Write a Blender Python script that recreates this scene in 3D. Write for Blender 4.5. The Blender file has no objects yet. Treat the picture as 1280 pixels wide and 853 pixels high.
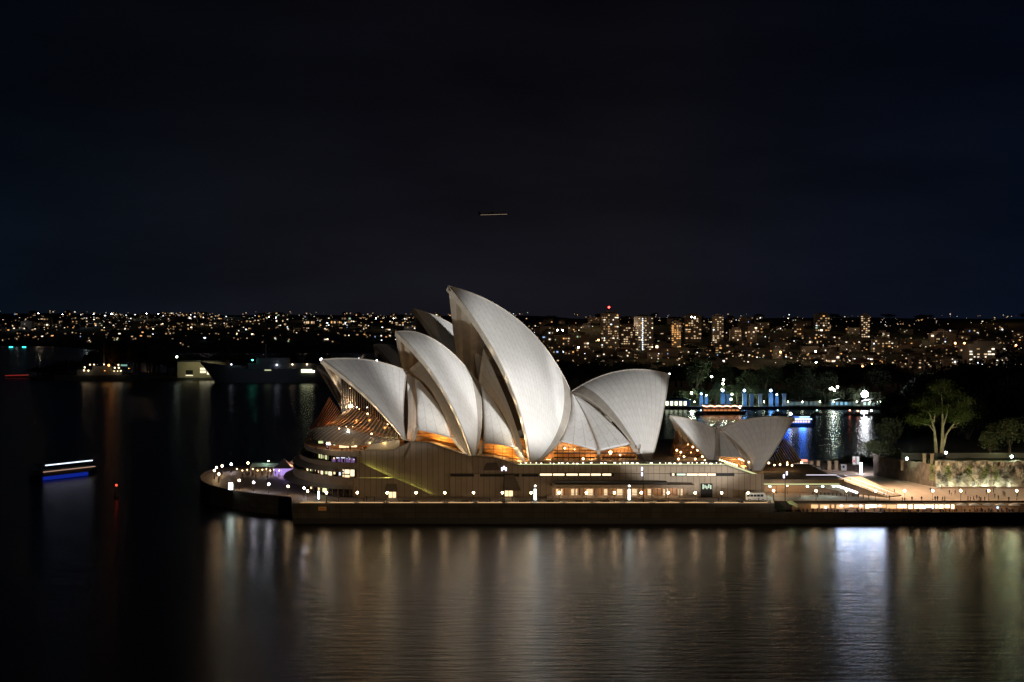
import bpy, bmesh, math, random
from mathutils import Vector, Matrix
random.seed(7)
R_ = math.radians
SC = bpy.context.scene
COL = SC.collection
F_ = 2150.0          # focal length in photo pixels (1280 wide)
HC = 62.0            # height of the view point above the water
def at(px, py, Y):   # a pixel of the photo seen at distance Y -> the real point
    return Vector(((px-640)/F_*Y, Y, HC-(py-395)/F_*Y))
def zx(px, Y): return (px-640)/F_*Y
def zz(py, Y): return HC-(py-395)/F_*Y

# ------------------------------------------------------------ camera
cd = bpy.data.cameras.new('camera'); cam = bpy.data.objects.new('camera', cd); COL.objects.link(cam)
cam.location = (0, 0, HC); cam.rotation_euler = (R_(90), 0, 0)
cd.sensor_width = 36; cd.lens = 36*F_/1280; cd.shift_y = -(426.5-395)/1280
cd.clip_start = 1; cd.clip_end = 30000
SC.camera = cam
# ------------------------------------------------------------ night sky
SUN_EL, SUN_ROT = R_(8), R_(120)
w = bpy.data.worlds.new('World'); SC.world = w; w.use_nodes = True
nt = w.node_tree; nt.nodes.clear()
out = nt.nodes.new('ShaderNodeOutputWorld'); bg = nt.nodes.new('ShaderNodeBackground')
sky = nt.nodes.new('ShaderNodeTexSky'); sky.sky_type = 'NISHITA'; sky.sun_disc = False
sky.sun_elevation = SUN_EL; sky.sun_rotation = SUN_ROT
tc = nt.nodes.new('ShaderNodeTexCoord'); sep = nt.nodes.new('ShaderNodeSeparateXYZ')
nt.links.new(tc.outputs['Generated'], sep.inputs[0])
rmp = nt.nodes.new('ShaderNodeValToRGB')
nt.links.new(sep.outputs['Z'], rmp.inputs[0])
el = rmp.color_ramp.elements
el[0].position = 0.0; el[0].color = (.0088, .0085, .0125, 1)
el[1].position = 1.0; el[1].color = (.0012, .0014, .0026, 1)
for p, c in ((.06, (.0064, .0064, .0094, 1)), (.13, (.0036, .0036, .0056, 1)), (.22, (.0022, .0022, .0034, 1))):
    e = el.new(p); e.color = c
xr = nt.nodes.new('ShaderNodeValToRGB'); nt.links.new(sep.outputs['X'], xr.inputs[0])
mrx = nt.nodes.new('ShaderNodeMapRange'); mrx.inputs[1].default_value = -.3; mrx.inputs[2].default_value = .3
nt.links.new(sep.outputs['X'], mrx.inputs[0]); nt.links.new(mrx.outputs[0], xr.inputs[0])
xe = xr.color_ramp.elements
xe[0].position = 0; xe[0].color = (.35, .75, 1.0, 1); xe[1].position = 1; xe[1].color = (.35, .75, 1.25, 1)
for p, c in ((.3, (.9, .95, 1, 1)), (.62, (1, .97, .95, 1)), (.82, (.62, .85, 1.2, 1))):
    e = xe.new(p); e.color = c
mul = nt.nodes.new('ShaderNodeMix'); mul.data_type = 'RGBA'; mul.blend_type = 'MULTIPLY'; mul.inputs[0].default_value = 1
nt.links.new(rmp.outputs[0], mul.inputs[6]); nt.links.new(xr.outputs[0], mul.inputs[7])
nz = nt.nodes.new('ShaderNodeTexNoise'); nz.inputs['Scale'].default_value = 5; nz.inputs['Detail'].default_value = 4
mp = nt.nodes.new('ShaderNodeMapping'); mp.inputs['Scale'].default_value = (1, 1, 4)
nt.links.new(tc.outputs['Generated'], mp.inputs[0]); nt.links.new(mp.outputs[0], nz.inputs['Vector'])
mr = nt.nodes.new('ShaderNodeMapRange'); mr.inputs[1].default_value = .35; mr.inputs[2].default_value = .7
mr.inputs[3].default_value = .8; mr.inputs[4].default_value = 1.3; nt.links.new(nz.outputs[0], mr.inputs[0])
m2 = nt.nodes.new('ShaderNodeVectorMath'); m2.operation = 'SCALE'
nt.links.new(mul.outputs[2], m2.inputs[0]); nt.links.new(mr.outputs[0], m2.inputs['Scale'])
sk = nt.nodes.new('ShaderNodeVectorMath'); sk.operation = 'SCALE'; sk.inputs['Scale'].default_value = .00002
nt.links.new(sky.outputs[0], sk.inputs[0])
ad = nt.nodes.new('ShaderNodeVectorMath'); ad.operation = 'ADD'
nt.links.new(m2.outputs[0], ad.inputs[0]); nt.links.new(sk.outputs[0], ad.inputs[1])
nt.links.new(ad.outputs[0], bg.inputs[0]); bg.inputs[1].default_value = .82
nt.links.new(bg.outputs[0], out.inputs[0])
# moonlight stands in for the sun, turned down to night
sd = bpy.data.lights.new('moon', 'SUN'); sd.energy = .0015; sd.angle = R_(.5); sd.color = (.9, .93, 1)
so = bpy.data.objects.new('moon', sd); COL.objects.link(so); so.rotation_euler = (R_(60), 0, R_(-40))
# ------------------------------------------------------------ exposure, render
SC.view_settings.view_transform = 'Standard'; SC.view_settings.look = 'None'
SC.view_settings.exposure = 0; SC.view_settings.gamma = 1; SC.view_settings.use_curve_mapping = False
SC.render.engine = 'CYCLES'
cy = SC.cycles; cy.use_denoising = True; cy.max_bounces = 5; cy.diffuse_bounces = 2; cy.glossy_bounces = 3
cy.transmission_bounces = 4; cy.transparent_max_bounces = 8; cy.sample_clamp_indirect = 4; cy.caustics_reflective = False
cy.caustics_refractive = False; cy.use_light_tree = True
try: cy.denoiser = 'OPENIMAGEDENOISE'
except Exception: pass
# ------------------------------------------------------------ floodlights trained on the roof shells, and added fill
def spot(name, loc, tgt, W, color, ang, blend=.4, rad=1.0):
    l = bpy.data.lights.new(name, 'SPOT'); l.energy = W; l.color = color
    l.spot_size = R_(ang); l.spot_blend = blend; l.shadow_soft_size = rad
    o = bpy.data.objects.new(name, l); COL.objects.link(o); o.location = loc
    o.rotation_euler = (Vector(tgt)-Vector(loc)).to_track_quat('-Z', 'Y').to_euler(); return o
def point(loc, W, color, rad=.3, name='lamp_light'):
    l = bpy.data.lights.new(name, 'POINT'); l.energy = W; l.color = color; l.shadow_soft_size = rad
    o = bpy.data.objects.new(name, l); COL.objects.link(o); o.location = loc; return o
WH = (1, .985, .96)
FL = (225, 230, 6)   # floodlight battery on the south-west quay
spot('floodlight', FL, (7, 552, 44), 6.5e6, WH, 8.2, .5, 2)
spot('floodlight', FL, (6, 545, 33), 2.5e6, WH, 5.2, .9, 2)
spot('floodlight', FL, (-21, 545, 39), 6.0e6, WH, 5.4, .75, 2)
spot('floodlight', FL, (-43, 540, 37), 2.0e6, (.97, .98, 1), 5.6, .7, 2)
spot('floodlight', FL, (38, 560, 31), 5.2e6, (1, .98, .95), 7.6, .3, 2)
spot('floodlight', (-190, 380, 6), (-28, 556, 54), .85e6, (1, .94, .84), 17, .5, 2)  # into the mouths of the northern shells
spot('floodlight', (-190, 380, 6), (-62, 556, 42), .16e6, (1, .84, .60), 9, .5, 2)
spot('floodlight', (120, 250, 16), (72, 562, 24), .74e6, (1, .93, .87), 8.5, .4, 3)  # restaurant shells
spot('floodlight', (40, 200, 10), (10, 531, 12), .30e6, (1, .70, .40), 44, .8, 3)  # unseen warm spot added to brighten the podium
spot('floodlight', (zx(1040, 552), 548, 27), (zx(1170, 545), 545, 6), 190000, (1, .72, .46), 110, .8, .5)  # unseen spot added to brighten the forecourt
spot('floodlight', (268, 536, 26), (zx(1200, 545), 545, 6), 140000, (1, .74, .50), 110, .8, .5)  # second added spot for the forecourt, beyond the right edge
spot('floodlight', (zx(1082, 600), 600, 20), (zx(1075, 625), 625, 6), 14000, (.86, .84, 1), 120, .8, .5)  # added cool fill over the far corner of the forecourt

# ------------------------------------------------------------ materials
MATS = {}
def mat(name, color, rough=.7, metal=0, noise=None, nscale=1.0, bump=0, spec=.5):
    if name in MATS: return MATS[name]
    m = bpy.data.materials.new(name); m.use_nodes = True; t = m.node_tree; b = t.nodes['Principled BSDF']
    b.inputs['Base Color'].default_value = (*color, 1); b.inputs['Roughness'].default_value = rough
    b.inputs['Metallic'].default_value = metal; b.inputs['Specular IOR Level'].default_value = spec
    if noise:
        c = t.nodes.new('ShaderNodeTexCoord'); n = t.nodes.new('ShaderNodeTexNoise')
        n.inputs['Scale'].default_value = nscale; n.inputs['Detail'].default_value = 5
        t.links.new(c.outputs['Object'], n.inputs['Vector'])
        x = t.nodes.new('ShaderNodeMix'); x.data_type = 'RGBA'
        x.inputs[6].default_value = (*color, 1); x.inputs[7].default_value = (*noise, 1)
        r = t.nodes.new('ShaderNodeMapRange'); r.inputs[1].default_value = .35; r.inputs[2].default_value = .65
        t.links.new(n.outputs[0], r.inputs[0]); t.links.new(r.outputs[0], x.inputs[0])
        t.links.new(x.outputs[2], b.inputs['Base Color'])
        if bump:
            bp = t.nodes.new('ShaderNodeBump'); bp.inputs['Strength'].default_value = bump
            t.links.new(n.outputs[0], bp.inputs['Height']); t.links.new(bp.outputs[0], b.inputs['Normal'])
    MATS[name] = m; return m
def em(name, color, s, sample=True):
    if name in MATS: return MATS[name]
    m = bpy.data.materials.new(name); m.use_nodes = True; b = m.node_tree.nodes['Principled BSDF']
    b.inputs['Base Color'].default_value = (.02, .02, .02, 1)
    b.inputs['Emission Color'].default_value = (*color, 1); b.inputs['Emission Strength'].default_value = s
    if not sample: m.cycles.emission_sampling = 'NONE'
    MATS[name] = m; return m
def lines_mat(name, color, dark, period, axis='X', width=.06, rough=.75, horiz=None, vary=.12):
    """cladding panels: joints every period metres and each panel a little different"""
    if name in MATS: return MATS[name]
    m = bpy.data.materials.new(name); m.use_nodes = True; t = m.node_tree; b = t.nodes['Principled BSDF']
    b.inputs['Roughness'].default_value = rough
    c = t.nodes.new('ShaderNodeTexCoord'); s = t.nodes.new('ShaderNodeSeparateXYZ'); t.links.new(c.outputs['Object'], s.inputs[0])
    def mt(op, a, b2=None):
        n = t.nodes.new('ShaderNodeMath'); n.operation = op
        for i, v in enumerate((a, b2)):
            if v is None: continue
            if isinstance(v, (int, float)): n.inputs[i].default_value = v
            else: t.links.new(v, n.inputs[i])
        return n.outputs[0]
    def mask(ax, per, wd):
        q = mt('DIVIDE', s.outputs[ax], per); fr = mt('FRACT', q); return mt('LESS_THAN', fr, wd/per), mt('FLOOR', q)
    mk, fl = mask(axis, period, width*2)
    if horiz:
        mh, fh = mask('Z' if axis != 'Z' else 'Y', horiz, width*2); mk = mt('MAXIMUM', mk, mh); fl = mt('ADD', fl, mt('MULTIPLY', fh, 7.3))
    wn = t.nodes.new('ShaderNodeTexWhiteNoise'); wn.noise_dimensions = '1D'; t.links.new(fl, wn.inputs['W'])
    nn = t.nodes.new('ShaderNodeTexNoise'); nn.inputs['Scale'].default_value = .35; nn.inputs['Detail'].default_value = 6
    t.links.new(c.outputs['Object'], nn.inputs['Vector'])
    v = mt('ADD', mt('MULTIPLY', wn.outputs[0], vary), mt('MULTIPLY', nn.outputs[0], vary*2.2)); v = mt('ADD', v, 1-vary*1.6)
    sc = t.nodes.new('ShaderNodeVectorMath'); sc.operation = 'SCALE'; sc.inputs[0].default_value = color; t.links.new(v, sc.inputs['Scale'])
    x = t.nodes.new('ShaderNodeMix'); x.data_type = 'RGBA'; t.links.new(mk, x.inputs[0]); t.links.new(sc.outputs[0], x.inputs[6])
    x.inputs[7].default_value = (*dark, 1); t.links.new(x.outputs[2], b.inputs['Base Color'])
    MATS[name] = m; return m
def tile_mat():
    """cream ceramic tile lids: rib joints along v, chevron joints across, each lid with its own sheen"""
    m = bpy.data.materials.new('roof_tiles'); m.use_nodes = True; t = m.node_tree; b = t.nodes['Principled BSDF']
    uv = t.nodes.new('ShaderNodeUVMap'); uv.uv_map = 'UVMap'; s = t.nodes.new('ShaderNodeSeparateXYZ'); t.links.new(uv.outputs[0], s.inputs[0])
    def mt(op, a, b2=None):
        n = t.nodes.new('ShaderNodeMath'); n.operation = op
        for i, v in enumerate((a, b2)):
            if v is None: continue
            if isinstance(v, (int, float)): n.inputs[i].default_value = v
            else: t.links.new(v, n.inputs[i])
        return n.outputs[0]
    u, v = s.outputs[0], s.outputs[1]
    fu = mt('FRACT', u); iu = mt('FLOOR', u)
    chev = mt('ABSOLUTE', mt('SUBTRACT', fu, .5))
    vv = mt('ADD', v, mt('MULTIPLY', chev, .9)); fv = mt('FRACT', vv); iv = mt('FLOOR', vv)
    j1 = mt('LESS_THAN', fu, .07); j2 = mt('LESS_THAN', fv, .06); j = mt('MAXIMUM', j1, mt('MULTIPLY', j2, .8))
    comb = t.nodes.new('ShaderNodeCombineXYZ'); t.links.new(iu, comb.inputs[0]); t.links.new(iv, comb.inputs[1])
    wn = t.nodes.new('ShaderNodeTexWhiteNoise'); wn.noise_dimensions = '2D'; t.links.new(comb.outputs[0], wn.inputs['Vector'])
    nn = t.nodes.new('ShaderNodeTexNoise'); nn.inputs['Scale'].default_value = .12; nn.inputs['Detail'].default_value = 8; nn.inputs['Roughness'].default_value = .7
    c = t.nodes.new('ShaderNodeTexCoord'); t.links.new(c.outputs['Object'], nn.inputs['Vector'])
    val = mt('ADD', mt('ADD', mt('MULTIPLY', wn.outputs[0], .055), .64), mt('MULTIPLY', nn.outputs[0], .05))
    sc = t.nodes.new('ShaderNodeVectorMath'); sc.operation = 'SCALE'; sc.inputs[0].default_value = (1, .992, .97); t.links.new(val, sc.inputs['Scale'])
    x = t.nodes.new('ShaderNodeMix'); x.data_type = 'RGBA'; t.links.new(mt('MULTIPLY', j, .55), x.inputs[0]); t.links.new(sc.outputs[0], x.inputs[6])
    x.inputs[7].default_value = (.36, .33, .29, 1); t.links.new(x.outputs[2], b.inputs['Base Color'])
    t.links.new(mt('ADD', mt('MULTIPLY', wn.outputs[0], .2), .35), b.inputs['Roughness'])
    MATS['roof_tiles'] = m; return m
TILE = tile_mat()
EDGE = mat('edge_tiles', (.34, .31, .27), .7, noise=(.28, .255, .225), nscale=.5)
CONC = mat('precast_concrete', (.46, .42, .36), .75, noise=(.38, .34, .29), nscale=.4)
GRAN = lines_mat('granite_cladding', (.31, .245, .175), (.10, .075, .055), 1.75, 'X', .06, vary=.17)
GRANP = mat('granite_plain', (.28, .22, .16), .75, noise=(.22, .17, .12), nscale=.5)
PAVE = lines_mat('granite_paving', (.33, .27, .22), (.2, .16, .13), 2.2, 'X', .05, .6, 2.0)
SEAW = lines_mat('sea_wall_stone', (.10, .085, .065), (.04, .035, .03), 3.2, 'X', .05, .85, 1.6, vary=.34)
ROOFG = mat('sloping_fascia', (.19, .17, .145), .7)
DARKM = mat('dark_metal', (.025, .023, .02), .5, .3)
BRONZE = mat('bronze_mullion', (.16, .075, .03), .35, .7)
WOOD = lines_mat('plywood_lining', (.55, .30, .10), (.16, .07, .02), 1.1, 'Z', .08, .6)
GLASSD = mat('dark_glass', (.01, .012, .015), .08, 0, spec=.8)
BLACK = mat('black_void', (.012, .011, .01), .8)
WHITE = mat('white_paint', (.75, .75, .73), .5)
LEAF = mat('leaf_lit', (.060, .075, .022), .7, noise=(.035, .05, .018), nscale=.8)
LEAFD = mat('leaf_unlit', (.040, .05, .02), .8, noise=(.022, .03, .014), nscale=.6)  # darker leaf copy for unlit trees, the lighter one above for lit ones
BARK = mat('pale_bark', (.36, .31, .22), .8, noise=(.22, .18, .12), nscale=.8)
ASPH = mat('asphalt', (.06, .058, .055), .8, noise=(.045, .045, .043), nscale=.3)
GRASS = mat('dark_ground', (.03, .04, .016), .95, noise=(.02, .028, .012), nscale=.05)
E_GLOBE = em('globe_light', (1, .68, .37), 62)
E_GLOBEW = em('globe_light_cool', (.90, .88, 1), 75)
E_WIN = em('lit_window_warm', (1, .72, .38), 1.6)
E_WINB = em('lit_window_bright', (1, .78, .48), 1.7)
E_WING = em('lit_window_green', (.85, .95, .45), .9)
E_WINP = em('lit_window_purple', (.42, .22, .62), .35)
E_WHITE = em('white_light', (.93, .96, 1), 22)
E_STRIP = em('handrail_light', (.80, .84, .40), .85)
E_BULB = em('warm_bulb', (1, .62, .30), 14)

# ------------------------------------------------------------ mesh helpers
def link(name, me, m, parent=None):
    o = bpy.data.objects.new(name, me); COL.objects.link(o)
    for q in (m if isinstance(m, (list, tuple)) else [m]): me.materials.append(q)
    if parent is not None: o.parent = parent
    return o
def tag(o, label=None, cat=None, group=None, kind=None):
    if label: o['label'] = label
    if cat: o['category'] = cat
    if group: o['group'] = group
    if kind: o['kind'] = kind
    return o
def empty(name, loc=(0, 0, 0), label=None, cat=None, group=None, rz=0, kind=None):
    o = bpy.data.objects.new(name, None); COL.objects.link(o); o.location = loc; o.rotation_euler.z = rz
    return tag(o, label, cat, group, kind)
def mk(name, verts, faces, m, parent=None, smooth=False, uvs=None, mi=None):
    me = bpy.data.meshes.new(name); me.from_pydata([tuple(v) for v in verts], [], faces); me.update()
    if uvs:
        l = me.uv_layers.new(name='UVMap')
        for p in me.polygons:
            for li in p.loop_indices: l.data[li].uv = uvs[me.loops[li].vertex_index]
    if smooth:
        for p in me.polygons: p.use_smooth = True
    if mi:
        for p, i in zip(me.polygons, mi): p.material_index = i
    o = link(name, me, m, parent)
    return o
class MB:
    def __init__(s): s.v = []; s.f = []; s.mi = []
    def add(s, v, f, mi=0):
        n = len(s.v); s.v += [tuple(p) for p in v]; s.f += [tuple(i+n for i in q) for q in f]; s.mi += [mi]*len(f); return s
    def box(s, x0, x1, y0, y1, z0, z1, mi=0, rz=0, c=None):
        v = [(x, y, z) for z in (z0, z1) for x, y in ((x0, y0), (x1, y0), (x1, y1), (x0, y1))]
        if rz:
            cx, cy_ = c or ((x0+x1)/2, (y0+y1)/2); ca, sa = math.cos(rz), math.sin(rz)
            v = [(cx+(x-cx)*ca-(y-cy_)*sa, cy_+(x-cx)*sa+(y-cy_)*ca, z) for x, y, z in v]
        return s.add(v, [(0, 3, 2, 1), (4, 5, 6, 7), (0, 1, 5, 4), (1, 2, 6, 5), (2, 3, 7, 6), (3, 0, 4, 7)], mi)
    def tube(s, a, b, r0, r1=None, n=8, mi=0):
        a, b = Vector(a), Vector(b); r1 = r0 if r1 is None else r1
        d = (b-a).normalized(); p = d.orthogonal().normalized(); q = d.cross(p)
        v = [a+(p*math.cos(t)+q*math.sin(t))*r0 for t in [i*2*math.pi/n for i in range(n)]] + \
            [b+(p*math.cos(t)+q*math.sin(t))*r1 for t in [i*2*math.pi/n for i in range(n)]]
        f = [(i, (i+1) % n, n+(i+1) % n, n+i) for i in range(n)] + [tuple(range(n))[::-1], tuple(range(n, 2*n))]
        return s.add(v, f, mi)
    def prism(s, poly, z0, z1, mi=0):   # poly of (x,y) counter-clockwise
        n = len(poly); zt = z1 if isinstance(z1, (list, tuple)) else [z1]*n
        v = [(x, y, z0) for x, y in poly] + [(x, y, zt[i]) for i, (x, y) in enumerate(poly)]
        f = [tuple(range(n))[::-1], tuple(range(n, 2*n))] + [(i, (i+1) % n, n+(i+1) % n, n+i) for i in range(n)]
        return s.add(v, f, mi)
    def wall(s, prof, y0, y1, mi=0):    # prof of (x,z), a slab between y0 and y1
        n = len(prof); v = [(x, y0, z) for x, z in prof]+[(x, y1, z) for x, z in prof]
        f = [tuple(range(n)), tuple(range(n, 2*n))[::-1]] + [(i, n+i, n+(i+1) % n, (i+1) % n) for i in range(n)]
        return s.add(v, f, mi)
    def sphere(s, c, r, n=8, k=5, mi=0, sz=1):
        c = Vector(c); v = [c+Vector((0, 0, -r*sz))]; f = []
        for j in range(1, k):
            a = -math.pi/2+math.pi*j/k
            v += [c+Vector((math.cos(a)*math.cos(t)*r, math.cos(a)*math.sin(t)*r, math.sin(a)*r*sz)) for t in [i*2*math.pi/n for i in range(n)]]
        v.append(c+Vector((0, 0, r*sz))); L = len(v)-1
        for i in range(n): f.append((0, 1+(i+1) % n, 1+i)); f.append((L, L-n+i, L-n+(i+1) % n))
        for j in range(k-2):
            for i in range(n):
                a = 1+j*n; f.append((a+i, a+(i+1) % n, a+n+(i+1) % n, a+n+i))
        return s.add(v, f, mi)
    def build(s, name, m, parent=None, smooth=False):
        if parent is not None and parent.location.length > 0 and not getattr(s, 'local', False):
            iv = Matrix.LocRotScale(parent.location, parent.rotation_euler, parent.scale).inverted()
            s.v = [tuple(iv @ Vector(p)) for p in s.v]
        me = bpy.data.meshes.new(name); me.from_pydata(s.v, [], s.f); me.update()
        bm = bmesh.new(); bm.from_mesh(me); bmesh.ops.recalc_face_normals(bm, faces=bm.faces); bm.to_mesh(me); bm.free()
        for p, i in zip(me.polygons, s.mi): p.material_index = i; p.use_smooth = smooth
        return link(name, me, m, parent)
def LB(): b = MB(); b.local = True; return b
def copy_tree(o, parent=None, loc=None, rz=None, sc=None, label=None, group=None):
    c = o.copy(); COL.objects.link(c)
    if parent is not None: c.parent = parent
    if loc is not None: c.location = loc
    if rz is not None: c.rotation_euler.z = rz
    if sc is not None: c.scale = sc if isinstance(sc, (tuple, list)) else (sc, sc, sc)
    if label: c['label'] = label
    if group: c['group'] = group
    for ch in KIDS.get(o.name, []):
        d = copy_tree(ch, c); 
    return c
KIDS = {}
def kids(o):
    KIDS[o.name] = [c for c in bpy.data.objects if c.parent == o]
    for c in KIDS[o.name]: kids(c)
    return o

# ============================================================ SETTING
# water: one sheet to the horizon
def water_mat():
    m = bpy.data.materials.new('harbour_water'); m.use_nodes = True; t = m.node_tree; b = t.nodes['Principled BSDF']
    b.inputs['Base Color'].default_value = (.004, .0032, .0025, 1); b.inputs['Roughness'].default_value = .26
    b.inputs['IOR'].default_value = 1.333; b.inputs['Specular IOR Level'].default_value = .40
    c = t.nodes.new('ShaderNodeTexCoord'); mpn = t.nodes.new('ShaderNodeMapping'); mpn.inputs['Scale'].default_value = (.10, .42, 1)
    t.links.new(c.outputs['Object'], mpn.inputs[0])
    n = t.nodes.new('ShaderNodeTexNoise'); n.inputs['Scale'].default_value = 1; n.inputs['Detail'].default_value = 5; n.inputs['Roughness'].default_value = .6
    n.inputs['Distortion'].default_value = .3
    t.links.new(mpn.outputs[0], n.inputs['Vector'])
    bp = t.nodes.new('ShaderNodeBump'); bp.inputs['Strength'].default_value = .55; bp.inputs['Distance'].default_value = .45
    t.links.new(n.outputs[0], bp.inputs['Height']); t.links.new(bp.outputs[0], b.inputs['Normal'])
    return m
WATER = water_mat()
wv = mk('water', [(-9000, -300, 0), (9000, -300, 0), (9000, 14000, 0), (-9000, 14000, 0)], [(0, 1, 2, 3)], WATER)
tag(wv, kind='structure')

# far terrain
def sstep(a, b, x):
    t = max(0, min(1, (x-a)/(b-a))); return t*t*(3-2*t)
def hn(x, y):
    return math.sin(x*.0031+1.3)*math.sin(y*.0023+.4)+.5*math.sin(x*.0083+y*.0041)+.3*math.sin(x*.017-y*.007)
def h_left(X, Y):
    px = 640+F_*X/Y
    top = 62+1.2*hn(X, 0)*1.4 + 6*sstep(640, 0, px) - 25*sstep(640, 820, px)
    y0 = 3500-650*sstep(40, 190, px)
    return max(-4, -4+6*sstep(y0, y0+60, Y)+(top-2)*max(0, min(1, (Y-y0)/(5000-y0)))**1.15)
def h_right(X, Y):
    px = 640+F_*X/Y
    base = 4*sstep(1150, 1200, Y)+3*sstep(1300, 1700, Y)+5*sstep(1700, 2300, Y)+45*sstep(2250, 3350, Y)
    edge = sstep(610, 700, px)
    return -4+(base+4+2.0*hn(X*2, Y*2)*sstep(1300, 1800, Y))*edge*sstep(1125, 1160, Y)
def terrain(name, fn, xs, ys, m, pxmode=True):
    v = []; f = []
    for Y in ys:
        for px in xs:
            X = zx(px, Y); v.append((X, Y, fn(X, Y)))
    n = len(xs)
    for j in range(len(ys)-1):
        for i in range(n-1): f.append((j*n+i, j*n+i+1, (j+1)*n+i+1, (j+1)*n+i))
    return tag(mk(name, v, f, m, smooth=True), kind='structure')
terrain('hills', h_left, [-600+20*i for i in range(75)], [2820+60*i for i in range(40)], GRASS)
terrain('hills', h_right, [590+15*i for i in range(75)], [1120, 1140, 1160, 1200]+[1250+75*i for i in range(30)], GRASS)

# Bennelong point platform (broadwalk level) z=5.9
ZB = 5.9
YW = 513.0
poly = [(zx(366, YW), YW), (zx(968, YW), YW), (zx(968, 520), 521.5), (260, 521.5), (260, 566), (150, 600), (150, 668), (120, 668), (60, 668),
        (-40, 672), (zx(345, 660), 660), (zx(300, 645), 645), (zx(272, 632), 632), (zx(256, 615), 615), (zx(250, 598), 598), (zx(252, 583), 583),
        (zx(263, 567), 567), (zx(290, 551), 551), (zx(325, 540), 540), (zx(364, 531), 531)]
b = MB(); b.prism(poly, -3, ZB)
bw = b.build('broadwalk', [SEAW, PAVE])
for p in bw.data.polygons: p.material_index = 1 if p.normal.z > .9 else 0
tag(bw, kind='structure')
# stone coping along the sea wall
b = MB()
for i in range(len(poly)):
    if i in (0,) or i >= 12:
        a = Vector((*poly[i], ZB)); c = Vector((*poly[(i+1) % len(poly)], ZB)); d = (c-a); L = d.length; ang = math.atan2(d.y, d.x)
        m_ = (a+c)/2
        b.box(m_.x-L/2, m_.x+L/2, m_.y-.02, m_.y+.55, ZB+.003, ZB+.28, rz=ang, c=(m_.x, m_.y))
tag(b.build('kerb', PAVE), kind='structure')
# darker tidal band at the foot of the wall
b = MB(); b.box(zx(366, YW), zx(968, YW), YW-.12, YW+.5, -2, 1.5); b.box(zx(968, YW)+.1, 265, YW-.02, YW+.6, -2, 1.3)
tag(b.build('tidal_band', mat('tide_mark', (.03, .026, .02), .6)), kind='structure')
# lower concourse on the right
ZL = 2.4
b = MB(); b.box(zx(968, YW), 262, YW+.1, 521.5, -3, ZL)
lc = b.build('lower_concourse', [SEAW, PAVE])
for p in lc.data.polygons: p.material_index = 1 if p.normal.z > .9 else 0
tag(lc, kind='structure')
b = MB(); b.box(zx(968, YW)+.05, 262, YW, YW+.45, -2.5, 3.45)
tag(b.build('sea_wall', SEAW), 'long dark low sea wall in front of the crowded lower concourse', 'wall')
# gardens behind the sandstone wall
gv = []; gf = []
gx = [1070+6*i for i in range(60)]; gy = [570, 580, 600, 640, 700, 780, 880, 1000, 1140]
def g_edge(Y): return 1165 if Y < 572 else max(1088, 1165-(Y-570)*1.2) if Y < 640 else 1100+6*math.sin(Y*.02)+8*sstep(700, 1000, Y)
def h_gard(px, Y):
    k = sstep(g_edge(Y)-4, g_edge(Y)+(6 if Y < 650 else 40), px); return 5.2*k*0+ (-3 + k*(16.5+ (Y-570)*.012))
for Y in gy:
    for px in gx: gv.append((zx(px, Y), Y, h_gard(px, Y)))
n = len(gx)
for j in range(len(gy)-1):
    for i in range(n-1): gf.append((j*n+i, j*n+i+1, (j+1)*n+i+1, (j+1)*n+i))
tag(mk('garden_ground', gv, gf, GRASS, smooth=True), kind='structure')
# plaza right of the halls: forecourt sheet
b = MB(); b.prism([(zx(1100, 523), 522), (259, 522), (259, 565.5), (zx(1165, 566), 566), (zx(1090, 610), 606), (zx(1075, 650), 650), (zx(1000, 655), 655), (zx(1000, 612), 612), (zx(1040, 600), 600), (zx(1100, 560), 560)], ZB+.004, ZB+.05)
tag(b.build('forecourt', lines_mat('forecourt_paving', (.42, .32, .25), (.30, .23, .18), 3.0, 'X', .06, .7, 3.0)), kind='structure')
b = MB(); b.box(zx(955, 525), zx(1098, 525), 524, 531, ZB+.004, ZB+.03)
tag(b.build('road', mat('pale_road', (.36, .38, .37), .6)), kind='structure')

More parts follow.
